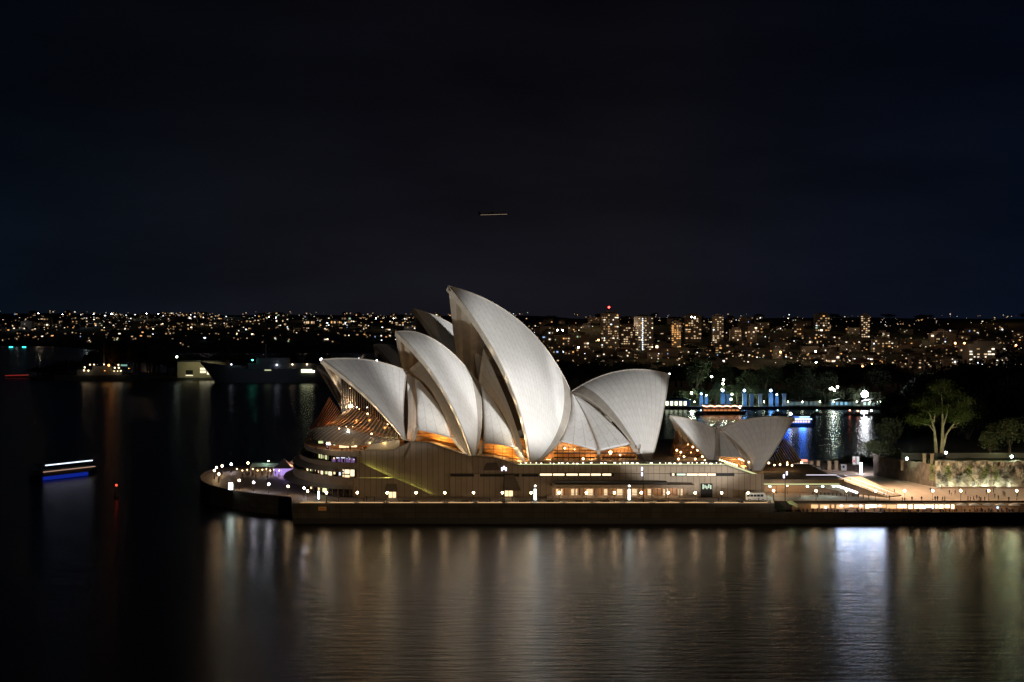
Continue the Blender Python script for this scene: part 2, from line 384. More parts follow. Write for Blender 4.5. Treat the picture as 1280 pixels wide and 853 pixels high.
# ============================================================ OPERA HOUSE
AL = R_(22)
U = Vector((math.cos(AL), math.sin(AL), 0)); V = Vector((-math.sin(AL), math.cos(AL), 0))
CAMP = Vector((0, 0, HC))
def ray(p): return Vector(((p[0]-640)/F_, 1, -(p[1]-395)/F_))
def onplane(p, P0, n):
    d = ray(p); return CAMP+d*((P0-CAMP).dot(n)/d.dot(n))
def bez(P, Q, B, t): return P.lerp(Q, t)+B*(4*t*(1-t))
def proj(P): return (640+F_*P.x/P.y, 395+F_*(HC-P.z)/P.y)
def fitbulge(P, Q, out_dir, out_mag, pts, dirs):
    """sag of an edge: fixed outwards, the rest solved so that it runs through the given points"""
    B = out_dir*out_mag
    best = None
    a, d = dirs
    A11 = A12 = A22 = b1 = b2 = 0
    for _ in range(6):
        A11 = A12 = A22 = b1 = b2 = 0
        for q in pts:
            bt, bd = 0, 1e9
            for i in range(41):
                s = proj(bez(P, Q, B, i/40)); e = (s[0]-q[0])**2+(s[1]-q[1])**2
                if e < bd: bd, bt = e, i/40
            C0 = bez(P, Q, B, bt); s = proj(C0); s2 = proj(bez(P, Q, B, min(1, bt+.02))); s1 = proj(bez(P, Q, B, max(0, bt-.02)))
            tx, ty = s2[0]-s1[0], s2[1]-s1[1]; L = math.hypot(tx, ty); nx, ny = -ty/L, tx/L
            r = (q[0]-s[0])*nx+(q[1]-s[1])*ny; k = 4*bt*(1-bt)*F_/C0.y
            j1 = k*(a.x*nx-a.z*ny); j2 = k*(d.x*nx-d.z*ny)
            A11 += j1*j1; A12 += j1*j2; A22 += j2*j2; b1 += j1*r; b2 += j2*r
        lam = .15*(A11+A22)/2+1e-6
        A11 += lam; A22 += lam; det = A11*A22-A12*A12
        B = B+a*((b1*A22-b2*A12)/det)+d*((A11*b2-A12*b1)/det)
    return B
SH = {
 'A': dict(T=(401.3,449.8),R=(508.8,464.3),F1=(505,549.6),F2=(507,549),w=22,
   ridge=[(425.7,448),(448.6,449),(471.4,452),(486.7,456),(502,460.5)],
   front=[(410.5,457.4),(425.7,466.6),(441,480.3),(456.2,494),(471.4,510),(486.7,527.5),(497.3,541.2)],back=[(507.5,485),(504,515),(503.5,530)]),
 'B': dict(T=(494.3,415),R=(599,479.5),F1=(589.7,571),F2=(593.5,571),w=28,
   ridge=[(516,415),(527,418),(544,423.4),(557.5,435),(571,448.6),(592.6,473)],
   front=[(505.7,424),(521,441),(536,462.3),(548.6,481.3),(562,502.7),(571.4,521),(577.5,536)],back=[(601,498),(602,521),(600,550)]),
 'C': dict(T=(560.6,357.6),R=(712,486),F1=(662,577),F2=(672,577),w=28,
   ridge=[(577,361.4),(592,367.5),(608.6,375),(624,383.5),(637.6,392.7),(651,402.6),(662,412.5),(674,426),(686,441.5),(698.5,460),(706.5,473.7)],
   front=[(570.5,373),(592,400),(608.6,426),(625,452),(637,479.6),(644,498),(654.7,527),(659,557.6)],back=[(713.6,505),(711,522),(707,535),(698,552),(686,566)]),
 'D': dict(T=(836.3,468),R=(713.6,490),F1=(815,575.5),F2=(804.5,575.5),w=24,
   ridge=[(726.6,482.4),(741.8,474),(757,468),(775.3,463.8),(796.7,461.9),(815,463.4)],
   front=[(834,490),(829.4,516),(822.6,541.9)],back=[(726.6,487.8),(740.3,502),(755.5,519),(772,535.8),(787.5,548),(799.7,564.7)]),
}
REST = {
 'E': dict(T=(837.3,520),R=(894.5,537),F1=(885.5,577.5),F2=(893,577.5),w=11,
   ridge=[(850,522),(869.8,526.6),(883,531)],front=[(843,529),(856.6,541.9),(869.8,556.5),(880,568)],back=[(895,555)]),
 'F': dict(T=(993,522.6),R=(897,536.6),F1=(952,588.4),F2=(940.5,588),w=12,
   ridge=[(909.7,531),(923,526.6),(936,524),(949.5,522),(962.8,521.6),(976,521.7)],
   front=[(982.7,540.5),(973.4,556.5),(962.8,572.4)],back=[(909.7,545),(923,559),(936,571)]),
}
OH = empty('opera_house', (0, 0, 0), 'performing arts building with tall white floodlit roof shells on a broad granite podium', 'opera house')
def shell_geo(s, x0, Yc, al=AL, xf=None):
    U_ = Vector((math.cos(al), math.sin(al), 0)); V_ = Vector((-math.sin(al), math.cos(al), 0))
    P0 = Vector((zx(x0, Yc), Yc, 0))
    T = onplane(s['T'], P0, V_); Rr = onplane(s['R'], P0, V_)
    F1 = onplane(s['F1'], P0-V_*s['w'], V_); F2 = onplane(s['F2'], P0-V_*s['w'], V_)
    Z = Vector((0, 0, 1)); k = s.get('k', 1)
    BR = fitbulge(T, Rr, Vector((0, 0, 0)), 0, s['ridge'], (U_, Z))
    L1 = (T-F1).length; L2 = (Rr-F2).length
    od = (-V_*.8+Z*.25).normalized()
    BF = fitbulge(F1, T, od, L1*L1/8/75*1.15, s['front'], (U_, Z))
    BB = fitbulge(F2, Rr, od, L2*L2/8/75*1.15, s['back'], (U_, Z))
    return dict(T=T, R=Rr, F1=F1, F2=F2, BR=BR, BF=BF, BB=BB, P0=P0, U=U_, V=V_)
def rib_point(g, u, v):
    S = g['F1'].lerp(g['F2'], u); E_ = bez(g['T'], g['R'], g['BR'], u)
    # sag of in-between ribs: blend of the edges plus cross bulge so that the surface stays rounded
    B = g['BF'].lerp(g['BB'], u)
    return bez(S, E_, B, v)+ (-g['V']*.75+Vector((0, 0, .4)))*(4*u*(1-u)*v*(1-v)*g.get('cx', 3.0))
def make_shell(g, nu, nv, parent, pleats=6, thick=1.3, xform=None, name='roof_shell', band=False):
    def X(p): return xform(p) if xform else p
    def mirror(p): return p+g['V']*(2*(g['P0']-p).dot(g['V']))
    G = [[rib_point(g, i/nu, j/nv) for j in range(nv+1)] for i in range(nu+1)]
    N = [[None]*(nv+1) for _ in range(nu+1)]
    for i in range(nu+1):
        for j in range(nv+1):
            du = G[min(i+1, nu)][j]-G[max(i-1, 0)][j]; dv = G[i][min(j+1, nv)]-G[i][max(j-1, 0)]
            n = du.cross(dv)
            if n.length < 1e-6: n = Vector((0, -1, 0))
            n.normalize()
            if n.dot(-g['V']+Vector((0, 0, .3))) < 0: n = -n
            N[i][j] = n
    L = (g['T']-g['F1']).length; Wd = (g['T']-g['R']).length
    tile, rim, vault = MB(), MB(), MB(); uvs = []
    for half in (0, 1):
        mf = (lambda p: X(mirror(p))) if half else X
        idx = [(i*(nv+1)+j) for i in range(nu+1) for j in range(nv+1)]
        v = [mf(G[i][j]) for i in range(nu+1) for j in range(nv+1)]
        f = [(i*(nv+1)+j, (i+1)*(nv+1)+j, (i+1)*(nv+1)+j+1, i*(nv+1)+j+1) for i in range(nu) for j in range(nv)]
        tile.add(v, f); uvs += [(i/nu*Wd/2.6, j/nv*L/3.2) for i in range(nu+1) for j in range(nv+1)]
        # vault underside, folded like a fan
        v = []
        K = pleats*4
        for i in range(K+1):
            for j in range(nv+1):
                u = i/K; fi = u*nu; i0 = min(int(fi), nu-1); fr = fi-i0
                P = G[i0][j].lerp(G[i0+1][j], fr); n = N[i0][j].lerp(N[i0+1][j], fr).normalized()
                fold = abs(((u*pleats*1.0) % 1)-.5)*2
                d = .5+(thick-.5)*min(1, .35+j/nv)+fold*1.5*math.sin(min(1, j/nv*1.3)*math.pi/2)*(.3 if i in (0, K) else 1)
                v.append(mf(P-n*d))
        f = [(i*(nv+1)+j, (i+1)*(nv+1)+j, (i+1)*(nv+1)+j+1, i*(nv+1)+j+1) for i in range(K) for j in range(nv)]
        vault.add(v, f)
        # rims along the open front edge and the back edge
        for i in (0, nu):
            v = []
            du = (G[1][nv]-G[0][nv]).normalized() if i == 0 else (G[nu-1][nv]-G[nu][nv]).normalized()
            for j in range(nv+1):
                P = G[i][j]; n = N[i][j]; o = -du*.08
                t = thick*(.6+.5*j/nv)
                v += [mf(P+n*.10+o), mf(P-n*t*1.3+o), mf(P-n*t*1.3+du*1.0), mf(P+n*.10+du*.35)]
            f = []
            for j in range(nv):
                a = j*4; c = a+4
                for k in range(4): f.append((a+k, a+(k+1) % 4, c+(k+1) % 4, c+k))
            f += [(0, 1, 2, 3), (nv*4+3, nv*4+2, nv*4+1, nv*4)]
            rim.add(v, f)
        # ridge capping
        v = []
        for i in range(nu+1):
            P = G[i][nv]
            v += [mf(P+Vector((0, 0, .22))), mf(P-g['V']*.35+Vector((0, 0, .12))), mf(P-g['V']*.35-Vector((0, 0, .5))), mf(P-Vector((0, 0, .5)))]
        f = []
        for i in range(nu):
            a = i*4; c = a+4
            for k in range(4): f.append((a+k, a+(k+1) % 4, c+(k+1) % 4, c+k))
        rim.add(v, f)
    sh = mk(name, tile.v, tile.f, [TILE, EDGE], parent, True, uvs)
    if band:
        for q, p_ in enumerate(sh.data.polygons):
            if (q % (nu*nv))//nv >= nu-3: p_.material_index = 1
    r = rim.build('edge_rim', CONC, sh); vt = vault.build('vault_ribs', CONC, sh)
    return sh
GEO = {k: shell_geo(s, 655, 570) for k, s in SH.items()}
GEO['C']['cx'] = 5; GEO['B']['cx'] = 4; GEO['D']['cx'] = 7
for k in 'ABCD': make_shell(GEO[k], 28, 30, OH, {'A': 6, 'B': 6, 'C': 7, 'D': 6}[k], {'A': 1.0, 'B': 1.2, 'C': 1.4, 'D': 1.1}[k], band=k in 'BCD')
RG = {k: shell_geo(s, 890, 572, R_(14)) for k, s in REST.items()}
RG['E']['cx'] = 2; RG['F']['cx'] = 2.5
for k in 'EF': make_shell(RG[k], 14, 18, OH, 4, .8)
# the smaller hall behind, same shape at .88
TC = GEO['C']['T']; TT = at(517, 386, 632)
def xf(p): q = (p-TC)*.88; q.x *= .97; q.y *= 1; return TT+q
for k in 'ABCD': make_shell(GEO[k], 16, 16, OH, 5, 1.2, xform=xf if k != 'D' else (lambda p: xf(p)+Vector((-12, 4, -5))))

# ---- side shells (between the big ones): patches between two edges given as (px,py,Y)
def resample(c, n):
    P = [at(*p) for p in c]
    L = [0]
    for a, b2 in zip(P, P[1:]): L.append(L[-1]+(b2-a).length)
    o = []
    for k in range(n+1):
        t = L[-1]*k/n
        for i in range(len(P)-1):
            if t <= L[i+1]+1e-6:
                # catmull-rom
                p0 = P[max(i-1, 0)]; p1 = P[i]; p2 = P[i+1]; p3 = P[min(i+2, len(P)-1)]
                s = (t-L[i])/max(1e-6, L[i+1]-L[i])
                o.append(.5*((2*p1)+(p2-p0)*s+(2*p0-5*p1+4*p2-p3)*s*s+(3*p1-p0-3*p2+p3)*s**3)); break
    return o
def patch(name, c0, c1, m, parent, bulge=1.5, thick=.5, n=14, k=10, us=1/2.2, vs=1/3.2):
    A, B = resample(c0, n), resample(c1, n)
    v = []; uvs = []
    W = (A[n//2]-B[n//2]).length; L = sum((A[i+1]-A[i]).length for i in range(n))
    for off in (0, thick):
        for i in range(n+1):
            for j in range(k+1):
                t = j/k; p = A[i].lerp(B[i], t)+Vector((0, -1, .25))*(bulge*4*t*(1-t)*math.sin(math.pi*(.15+.7*i/n)))
                p.y += off; v.append(p); uvs.append((t*W*us, i/n*L*vs))
    q = (n+1)*(k+1); f = []
    for i in range(n):
        for j in range(k):
            a = i*(k+1)+j; f.append((a, a+1, a+k+2, a+k+1)); f.append((q+a+1, q+a, q+a+k+1, q+a+k+2))
    for i in range(n):
        for j in (0, k):
            a = i*(k+1)+j; f.append((a, a+k+1, q+a+k+1, q+a))
    for j in range(k):
        for i in (0, n):
            a = i*(k+1)+j; f.append((a, a+1, q+a+1, q+a))
    return mk(name, v, f, m, parent, True, uvs)
def beam(name, c, r, m, parent, n=10, w2=None):
    P = resample(c, n); b = MB(); w2 = w2 or r; v = []
    for p in P: v += [p+Vector((-r, 0, 0)), p+Vector((r, 0, 0)), p+Vector((r, w2*2, 0)), p+Vector((-r, w2*2, 0))]
    f = [(0, 1, 2, 3), (n*4+3, n*4+2, n*4+1, n*4)]
    for i in range(n):
        for k in range(4): f.append((i*4+k, i*4+(k+1) % 4, i*4+4+(k+1) % 4, i*4+4+k))
    b.add(v, f); return b.build(name, m, parent)
# between A and B: shadowed recess, white panel, inner cheek
patch('side_shell', [(508, 466, 556), (510, 500, 549), (510, 530, 543), (508, 551, 541)], [(520.4, 474, 555), (521.5, 505, 546), (521, 535, 541), (516, 553, 539)], TILE, OH, -.5)
patch('side_shell', [(518, 474, 554), (520, 497, 546), (520.6, 513, 541), (520, 537, 537)], [(524, 476, 553), (546, 504, 546), (558, 529, 540), (565.5, 548.5, 537)], TILE, OH, 1.2)
patch('side_shell', [(511, 463, 561), (535, 484, 554), (551, 511, 548), (566, 545, 542), (585, 571, 540)], [(526, 449, 563), (546, 478, 557), (565, 511, 552), (578, 541, 546), (587, 572, 541)], TILE, OH, .4)
beam('side_rib', [(565, 547, 536.6), (572, 556, 536.3), (584, 570.5, 536)], .55, CONC, OH)
beam('side_rib', [(521, 536, 536.5), (518.5, 545, 536.3), (515.5, 553, 536)], .45, CONC, OH)
beam('side_rib', [(520, 537.3, 536.5), (541, 540.5, 536.3), (566, 549, 536)], .2, CONC, OH)
# between B and C
patch('side_shell', [(600, 481, 562), (603, 498, 557), (604.5, 525, 548), (604, 553.5, 541)], [(606, 486, 561), (622, 509, 556), (636, 535, 548), (645, 560, 541)], TILE, OH, 1.4)
patch('side_shell', [(598, 479, 569), (620, 505, 564), (635, 531, 556), (646, 558, 549), (654, 576, 547)], [(604, 434, 576), (622, 474, 569), (637, 510, 562), (649, 546, 555), (657, 577, 548)], TILE, OH, .4)
patch('side_shell', [(592, 441, 580), (594, 455, 578), (597, 470, 576), (600, 482, 574)], [(606, 431, 583), (610, 450, 579), (613, 472, 575), (617, 500, 572)], TILE, OH, .3)
beam('side_rib', [(644, 559, 541), (649, 568, 540.6), (654.5, 577, 540)], .8, CONC, OH)
beam('side_rib', [(604.5, 553, 541), (602, 562, 540.6), (598, 572, 540)], .45, CONC, OH)
beam('side_rib', [(604, 553.8, 540.6), (625, 556.8, 540.4), (645, 560.6, 540)], .2, CONC, OH)
# between C and D
patch('side_shell', [(714, 492, 573), (712, 515, 567), (707, 533, 562), (699.5, 552, 556)], [(718, 495, 572), (731, 519, 566), (741.8, 545, 560), (748.5, 564.5, 556)], TILE, OH, 1.2)
patch('side_shell', [(718, 494, 573), (731, 518.6, 567), (742, 544, 561), (749, 564.5, 556.5)], [(716, 493, 575), (741, 507, 571), (764, 528, 566), (789.5, 556, 560)], TILE, OH, .8)
beam('side_rib', [(700, 551.5, 555.4), (691, 561, 555), (677, 576, 554.5)], .55, CONC, OH)
beam('side_rib', [(748.6, 562, 555.6), (748.5, 570, 555.6), (748.3, 579, 555.6)], .5, CONC, OH)
beam('side_rib', [(788.5, 555.5, 559), (795, 565, 558.6), (803, 576.5, 558)], .65, CONC, OH)
beam('side_rib', [(700, 552.6, 555.2), (722, 556.5, 555.4), (748, 565, 555.6)], .16, CONC, OH)
beam('side_rib', [(749, 565, 555.6), (768, 560.5, 557), (789, 556.6, 559)], .16, CONC, OH)
def wp(px, py, Y=531.0): return (zx(px, Y), zz(py, Y))
# dark panels added in the mouths behind the side shells, blocking stray light
b = MB(); b.wall([wp(608, 575, 573), wp(612, 500, 573), wp(626, 470, 573), wp(662, 540, 573), wp(662, 575, 573)], 573, 573.4); b.build('mouth_blocker', mat('blocker_dark', (.05, .035, .02), .5, .3), OH)
b = MB(); b.wall([wp(505, 555, 561), wp(508, 476, 561), wp(524, 476, 561), wp(548, 505, 561), wp(560, 555, 561)], 561, 561.4); b.build('mouth_blocker', MATS['blocker_dark'], OH)
# restaurant
patch('side_shell', [(898.8, 539, 571), (899.5, 556, 566), (899.7, 571, 561)], [(901, 539, 571), (916, 555, 567), (929, 572, 562)], TILE, OH, .4)
patch('side_shell', [(901, 538, 572.5), (915, 552, 569), (928, 570.5, 566), (938, 586.5, 564)], [(903, 538, 573), (919, 552, 571), (937, 571, 567), (941.5, 587, 564)], CONC, OH, .2)
beam('side_rib', [(896.7, 537, 571), (897, 556, 567), (897, 571, 562), (896, 580, 561)], .55, CONC, OH)
beam('side_rib', [(928.5, 571.5, 561.5), (933, 579, 561), (937, 588, 560.5)], .35, CONC, OH)

# ---- podium
YP = 531.0
ZT = 15.0
b = MB()
top = [wp(441, 564.4), wp(480, 564.4), wp(492, 563.6), wp(503, 558), wp(513.5, 553.7), wp(536.4, 554.5), wp(560, 562.5), wp(586.7, 571), wp(617, 572.8), wp(630, 576.5), wp(647, 582), wp(905, 582), wp(955, 598)]
b.wall([(zx(955, YP), ZB-.5), *top[::-1], (zx(441, YP), ZB-.5)], YP+1.5, YP+3)
b.build('podium_wall', GRAN, OH)
# proud lower panels with sloping ledges (light slots run behind their tops)
b = MB()
b.wall([wp(441, 630), wp(441, 598), wp(493, 598), wp(556, 626), wp(556, 630)], YP, YP+.8)
b.wall([wp(562, 630), wp(562, 592.5), wp(955, 592.5+.2), wp(955, 630)], YP+.1, YP+.8)
b.wall([wp(441, 597), wp(441, 579), wp(452, 579), wp(489, 597)], YP+.3, YP+.9)
b.wall([wp(600, 592.2), wp(592, 573.0), wp(617, 574.0), wp(647, 583), wp(905, 583), wp(935, 592.2)], YP+.5, YP+1.3)
b.wall([wp(497, 592), wp(514, 555.2), wp(536, 556), wp(586, 572.5), wp(594, 592)], YP+.6, YP+1.3)
b.build('podium_panel', GRAN, OH)
# capping rail along the parapet
b = MB()
for a, c in zip(top, top[1:]):
    L = math.hypot(c[0]-a[0], c[1]-a[1])
    b.add([(a[0], YP+.9, a[1]), (c[0], YP+.9, c[1]), (c[0], YP+3.2, c[1]), (a[0], YP+3.2, a[1]),
           (a[0], YP+.9, a[1]+.22), (c[0], YP+.9, c[1]+.22), (c[0], YP+3.2, c[1]+.22), (a[0], YP+3.2, a[1]+.22)],
          [(0, 3, 2, 1), (4, 5, 6, 7), (0, 1, 5, 4), (2, 3, 7, 6), (0, 4, 7, 3), (1, 2, 6, 5)])
b.build('parapet_cap', mat('cap_stone', (.16, .13, .10), .7), OH)
# platform on top of the podium (stepped)
b = MB()
prof = [(zx(955, YP), 5.9), (zx(955, YP), 11.5), (zx(905, YP)+1, 15.0), (zx(655, YP), 15.0), (zx(617, YP), 17.2), (zx(590, YP), 17.6), (zx(540, YP), 21.6), (zx(513, YP), 22.0), (zx(492, YP), 19.6), (zx(446, YP)-4, 19.4), (zx(446, YP)-4, 5.9)]
b.wall(prof, YP+2.9, 655)
b.build('platform', GRANP, OH)
# north terraces: curved tiers
def tier_curve(a, yoff=0, b_=60, n=26, tmax=1.62, x0=None):
    xs = zx(446, YP) if x0 is None else x0
    return [(xs-a*math.sin(t), (YP+60)-b_*math.cos(t)-yoff) for t in [tmax*i/n for i in range(n+1)]]
def tier(a0, z0, a1, z1, thick=.6):
    """curved band from (offset a0 at z0) up to (offset a1 at z1)"""
    c0, c1 = tier_curve(a0), tier_curve(a1); n = len(c0); v = []
    for (x, y) in c0: v.append((x, y, z0))
    for (x, y) in c1: v.append((x, y, z1))
    for (x, y) in c0: v.append((x+thick, y+thick, z0))
    for (x, y) in c1: v.append((x+thick, y+thick, z1))
    f = []
    for i in range(n-1):
        f += [(i, i+1, n+i+1, n+i), (2*n+i, 3*n+i, 3*n+i+1, 2*n+i+1), (n+i, n+i+1, 3*n+i+1, 3*n+i), (i, 2*n+i, 2*n+i+1, i+1)]
    f += [(0, n, 3*n, 2*n), (n-1, 3*n-1, 4*n-1, 2*n-1)]
    return MB().add(v, f)
def floor_plate(a, z0, z1, xr=None):
    c = tier_curve(a); xr = xr or zx(446, YP); return MB().prism([(x, y) for x, y in c][::-1]+[(xr, YP+60), (xr, YP+.7)][::-1][:0]+[(xr+1, c[-1][1])][:0]+[(xr+1.0, YP+.7), (xr+1.0, c[-1][1])], z0, z1)
ZTT = zz(564.4, YP)
tier(22.5, 18.7, 22.5, ZTT).build('terrace_band', GRANP, OH)
tier(24, 15.3, 24, 16.6).build('terrace_band', GRANP, OH)
tier(26.5, 13.6, 24.0, 15.3, .4).build('sloping_fascia', ROOFG, OH)
tier(26.2, 9.6, 26.2, 12.2).build('terrace_band', GRANP, OH)
tier(29.5, 8.4, 26.6, 9.6, .4).build('sloping_fascia', ROOFG, OH)
for a, z0, z1 in ((22, 18.4, 18.7), (23.6, 15.2, 15.4), (25.8, 12.0, 12.1), (25.8, 9.3, 9.6)):
    c = tier_curve(a); m_ = MB(); m_.prism(c[::-1]+[(c[0][0]+1.5, YP+.9), (c[0][0]+1.5, c[-1][1])], z0, z1); m_.build('floor_slab', GRANP, OH)
c = tier_curve(21.9); m_ = MB(); m_.prism(c[::-1]+[(c[0][0]+1.5, YP+1.6), (c[0][0]+1.5, c[-1][1])], 19.0, 19.3); m_.build('floor_slab', PAVE, OH)
# glazing of the tiers: dark glass, mullions and the lit bays
def glaze(a, z0, z1, lit, mull=True, t0=0.0, t1=1.5, n=24):
    c = tier_curve(a, n=60, tmax=1.62)
    g = MB(); v = [(x, y, z0) for x, y in c]+[(x, y, z1) for x, y in c]; k = len(c)
    g.add(v, [(i, i+1, k+i+1, k+i) for i in range(k-1)]); g.build('glazing', GLASSD, OH)
    for (i0, i1, m, za, zb) in lit:
        cc = c[i0:i1+1]; k = len(cc); g = MB(); v = [(x-.12, y-.12, z0+(z1-z0)*za) for x, y in cc]+[(x-.12, y-.12, z0+(z1-z0)*zb) for x, y in cc]
        g.add(v, [(i, i+1, k+i+1, k+i) for i in range(k-1)]); g.build('lit_window', m, OH)
    for i in range(0, len(c), 3): x, y = c[i]; MB().box(x-.35, x-.1, y-.3, y-.1, z0, z1).build('mullion', BRONZE, OH)
PAL = em('pale_window', (.8, .85, 1), 1.3)
glaze(20.5, 16.6, 18.5, [(1, 4, E_WINP, .05, .8), (4, 7, E_WINP, .05, .75), (8, 11, E_WINP, .05, .7), (12, 15, E_WINP, 0, .5), (1, 2, PAL, .45, .6), (3, 4, PAL, .55, .7), (5, 6, PAL, .6, .75), (6, 9, PAL, .7, .85), (10, 12, PAL, .6, .8), (13, 14, E_WIN, .3, .7), (18, 20, E_WING, .2, .9), (21, 22, E_WINB, .3, .8), (23, 26, E_WING, .2, .9)])
glaze(23.2, 12.1, 14.6, [(1, 3, E_WINB, .15, .95), (3, 7, E_WINB, .45, .95), (3, 7, E_WIN, 0, .3), (8, 9, PAL, .2, .6), (11, 12, E_WIN, .3, .6), (13, 15, E_WINB, .1, .6), (15, 17, E_WING, .2, .9), (18, 20, E_WINB, .1, .9), (21, 22, E_WIN, .2, .9), (27, 29, E_WING, .2, 1), (31, 33, E_WINB, .1, .9), (36, 37, E_WING, .2, .9)])
glaze(24, 5.95, 9.3, [(15, 18, em('ground_bay_light', (.8, .9, .45), 1.5), .3, .85), (20, 21, E_WIN, .3, .8), (26, 27, E_WINB, .35, .7)])
# light slots behind the sloping ledges
def slot(p0, p1, W, col, dy=1.15):
    a = at(p0[0], p0[1], YP+dy); c = at(p1[0], p1[1], YP+dy); n = 9
    for i in range(n):
        q = a.lerp(c, (i+.5)/n)
        point((q.x, q.y, q.z-.75), W/n, col, .2, 'ledge_light')
GRN = (.66, .74, .18)
slot((456, 580.5), (488, 596), 480, GRN, 1.2)
slot((446, 597.0), (492, 597.0), 260, GRN, 1.2)
slot((495, 599), (552, 624), 420, GRN, 1.0)
# slot windows on the ledge line
def slotwin(x0, x1, y0, y1, m, Y=YP+.05, name='lit_window'):
    p, q = wp(x0, y1, Y), wp(x1, y0, Y); MB().box(p[0], q[0], Y-.06, Y+.25, p[1], q[1]).build(name, m, OH)
for x0, x1 in ((563, 592.5), (600, 649), (652, 673)): slotwin(x0, x1, 592.9, 596, BLACK, YP-.03, 'slot_recess')
slotwin(674, 767, 591.6, 595.6, BLACK, YP-.03, 'slot_recess')
for x0, x1 in ((675, 690), (691.5, 705.5), (708, 722), (724, 737.5), (739, 751), (753, 764)): slotwin(x0, x1, 592.2, 594.8, E_WINB, YP-.1)
slotwin(838, 918, 591.6, 595.4, BLACK, YP-.03, 'slot_recess')
slotwin(840, 843, 592, 594.8, E_WINB, YP-.1)
slotwin(846, 857, 592.2, 594.6, em('window_pale_green', (.75, .95, .7), 1.2), YP-.1)
for x0, x1 in ((858.5, 872), (873, 884), (885, 894.5)): slotwin(x0, x1, 592.2, 594.8, em('window_rose', (1, .66, .45), 2.2), YP-.1)
# hoods over doors
def hood(x0, x1, x2, x3, y0, y1, dep, door=None, top_dep=.2):
    m_ = MB(); a = at(x0, y1, YP); bq = at(x1, y0, YP); cq = at(x2, y0, YP); dq = at(x3, y1, YP)
    m_.add([(a.x, YP-dep, a.z), (dq.x, YP-dep, dq.z), (cq.x, YP-top_dep, cq.z), (bq.x, YP-top_dep, bq.z), (a.x, YP+.6, a.z), (dq.x, YP+.6, dq.z), (cq.x, YP+.6, cq.z), (bq.x, YP+.6, bq.z)],
           [(0, 1, 2, 3), (7, 6, 5, 4), (0, 3, 7, 4), (1, 5, 6, 2), (3, 2, 6, 7), (0, 4, 5, 1)])
    h = m_.build('door_hood', mat('hood_stone', (.13, .10, .075), .8), OH)
    if door:
        p, q = wp(door[0], door[3], YP), wp(door[1], door[2], YP)
        MB().box(p[0]-.25, q[0]+.25, YP-.2, YP+.3, p[1], q[1]+.25).build('door_frame', BRONZE, OH)
        d = MB().box(p[0], q[0], YP-.28, YP-.1, p[1], q[1]).build('lit_door', E_WIN, OH)
        MB().box((p[0]+q[0])/2-.08, (p[0]+q[0])/2+.08, YP-.32, YP-.24, p[1], q[1]).build('door_mullion', DARKM, d)
hood(604, 608, 621, 625.5, 579.5, 587.5, 1.6)
hood(627.5, 631, 643, 651, 594, 612.5, 2.6, (631, 641, 612.5, 620.5))
hood(481, 483, 496, 497, 605, 614.5, 1.5, (486, 495, 615, 625))
# dark loading door with a few panes
p, q = wp(876, 622), wp(890.5, 604.5)
d = MB().box(p[0], q[0], YP-.12, YP+.3, p[1], q[1]).build('service_door', BLACK, OH)
for i in range(5):
    x = 878.2+i*2.4; p, q = wp(x, 611.5 - (i % 2)*1.2), wp(x+1.2, 605.5+(i*7 % 3)); MB().box(p[0], q[0], YP-.2, YP-.1, p[1], q[1]).build('pane', em('window_pale_green', (0, 0, 0), 0), d)
# colonnade building in front of the podium
xl, xr_ = zx(690, 524), zx(868, 524)
MB().box(xl, xr_, 523.5, YP+.1, zz(610.2, 524), zz(606.2, 524)).build('colonnade_fascia', GRANP, OH)
MB().box(xl+1, xr_-8, 525, YP+.1, zz(606.2, 524)+.003, zz(603.8, 524)).build('colonnade_roof', mat('roof_dark', (.06, .05, .04), .8), OH)
pz = zz(623, 524)
MB().box(xl-1.5, xr_+1, 522.2, YP+.1, ZB+.01, ZB+.75).build('terrace_plinth', PAVE, OH)
for i in range(10):
    x = zx(691+17.5*i+ (1.5 if i else 0), 524); MB().box(x-.25, x+.25, 523.8, 524.4, ZB+.75, zz(610.2, 524)).build('column', CONC, OH)
MB().box(xl, xr_-2, YP-.25, YP-.02, ZB+.75, zz(610.2, 524)).build('shopfront', lines_mat('shopfront_wood', (.42, .24, .13), (.07, .04, .02), 1.15, 'X', .1, .5), OH)
for x0, x1 in ((695, 698), (701, 703), (714, 717.5), (719.5, 721.5), (733, 741), (755, 759), (771, 778), (790, 796), (809.5, 816), (829, 835), (848, 853)):
    E_SHOP = em('shop_window', (1, .74, .42), 1.0)
    p, q = wp(x0, 622.5, YP), wp(x1, 611, YP); pw = MB().box(p[0], q[0], YP-.33, YP-.26, p[1]+.7, q[1]-.1).build('lit_window', E_SHOP, OH)
    MB().box(p[0], q[0], YP-.38, YP-.32, p[1]+1.4, p[1]+1.5).build('glazing_bar', DARKM, pw)
for i in range(9):
    x = zx(700+17.5*i+1.5, 527); point((x, 527, zz(611.5, 524)-.3), 120, (1, .70, .40), .25, 'ceiling_lamp')
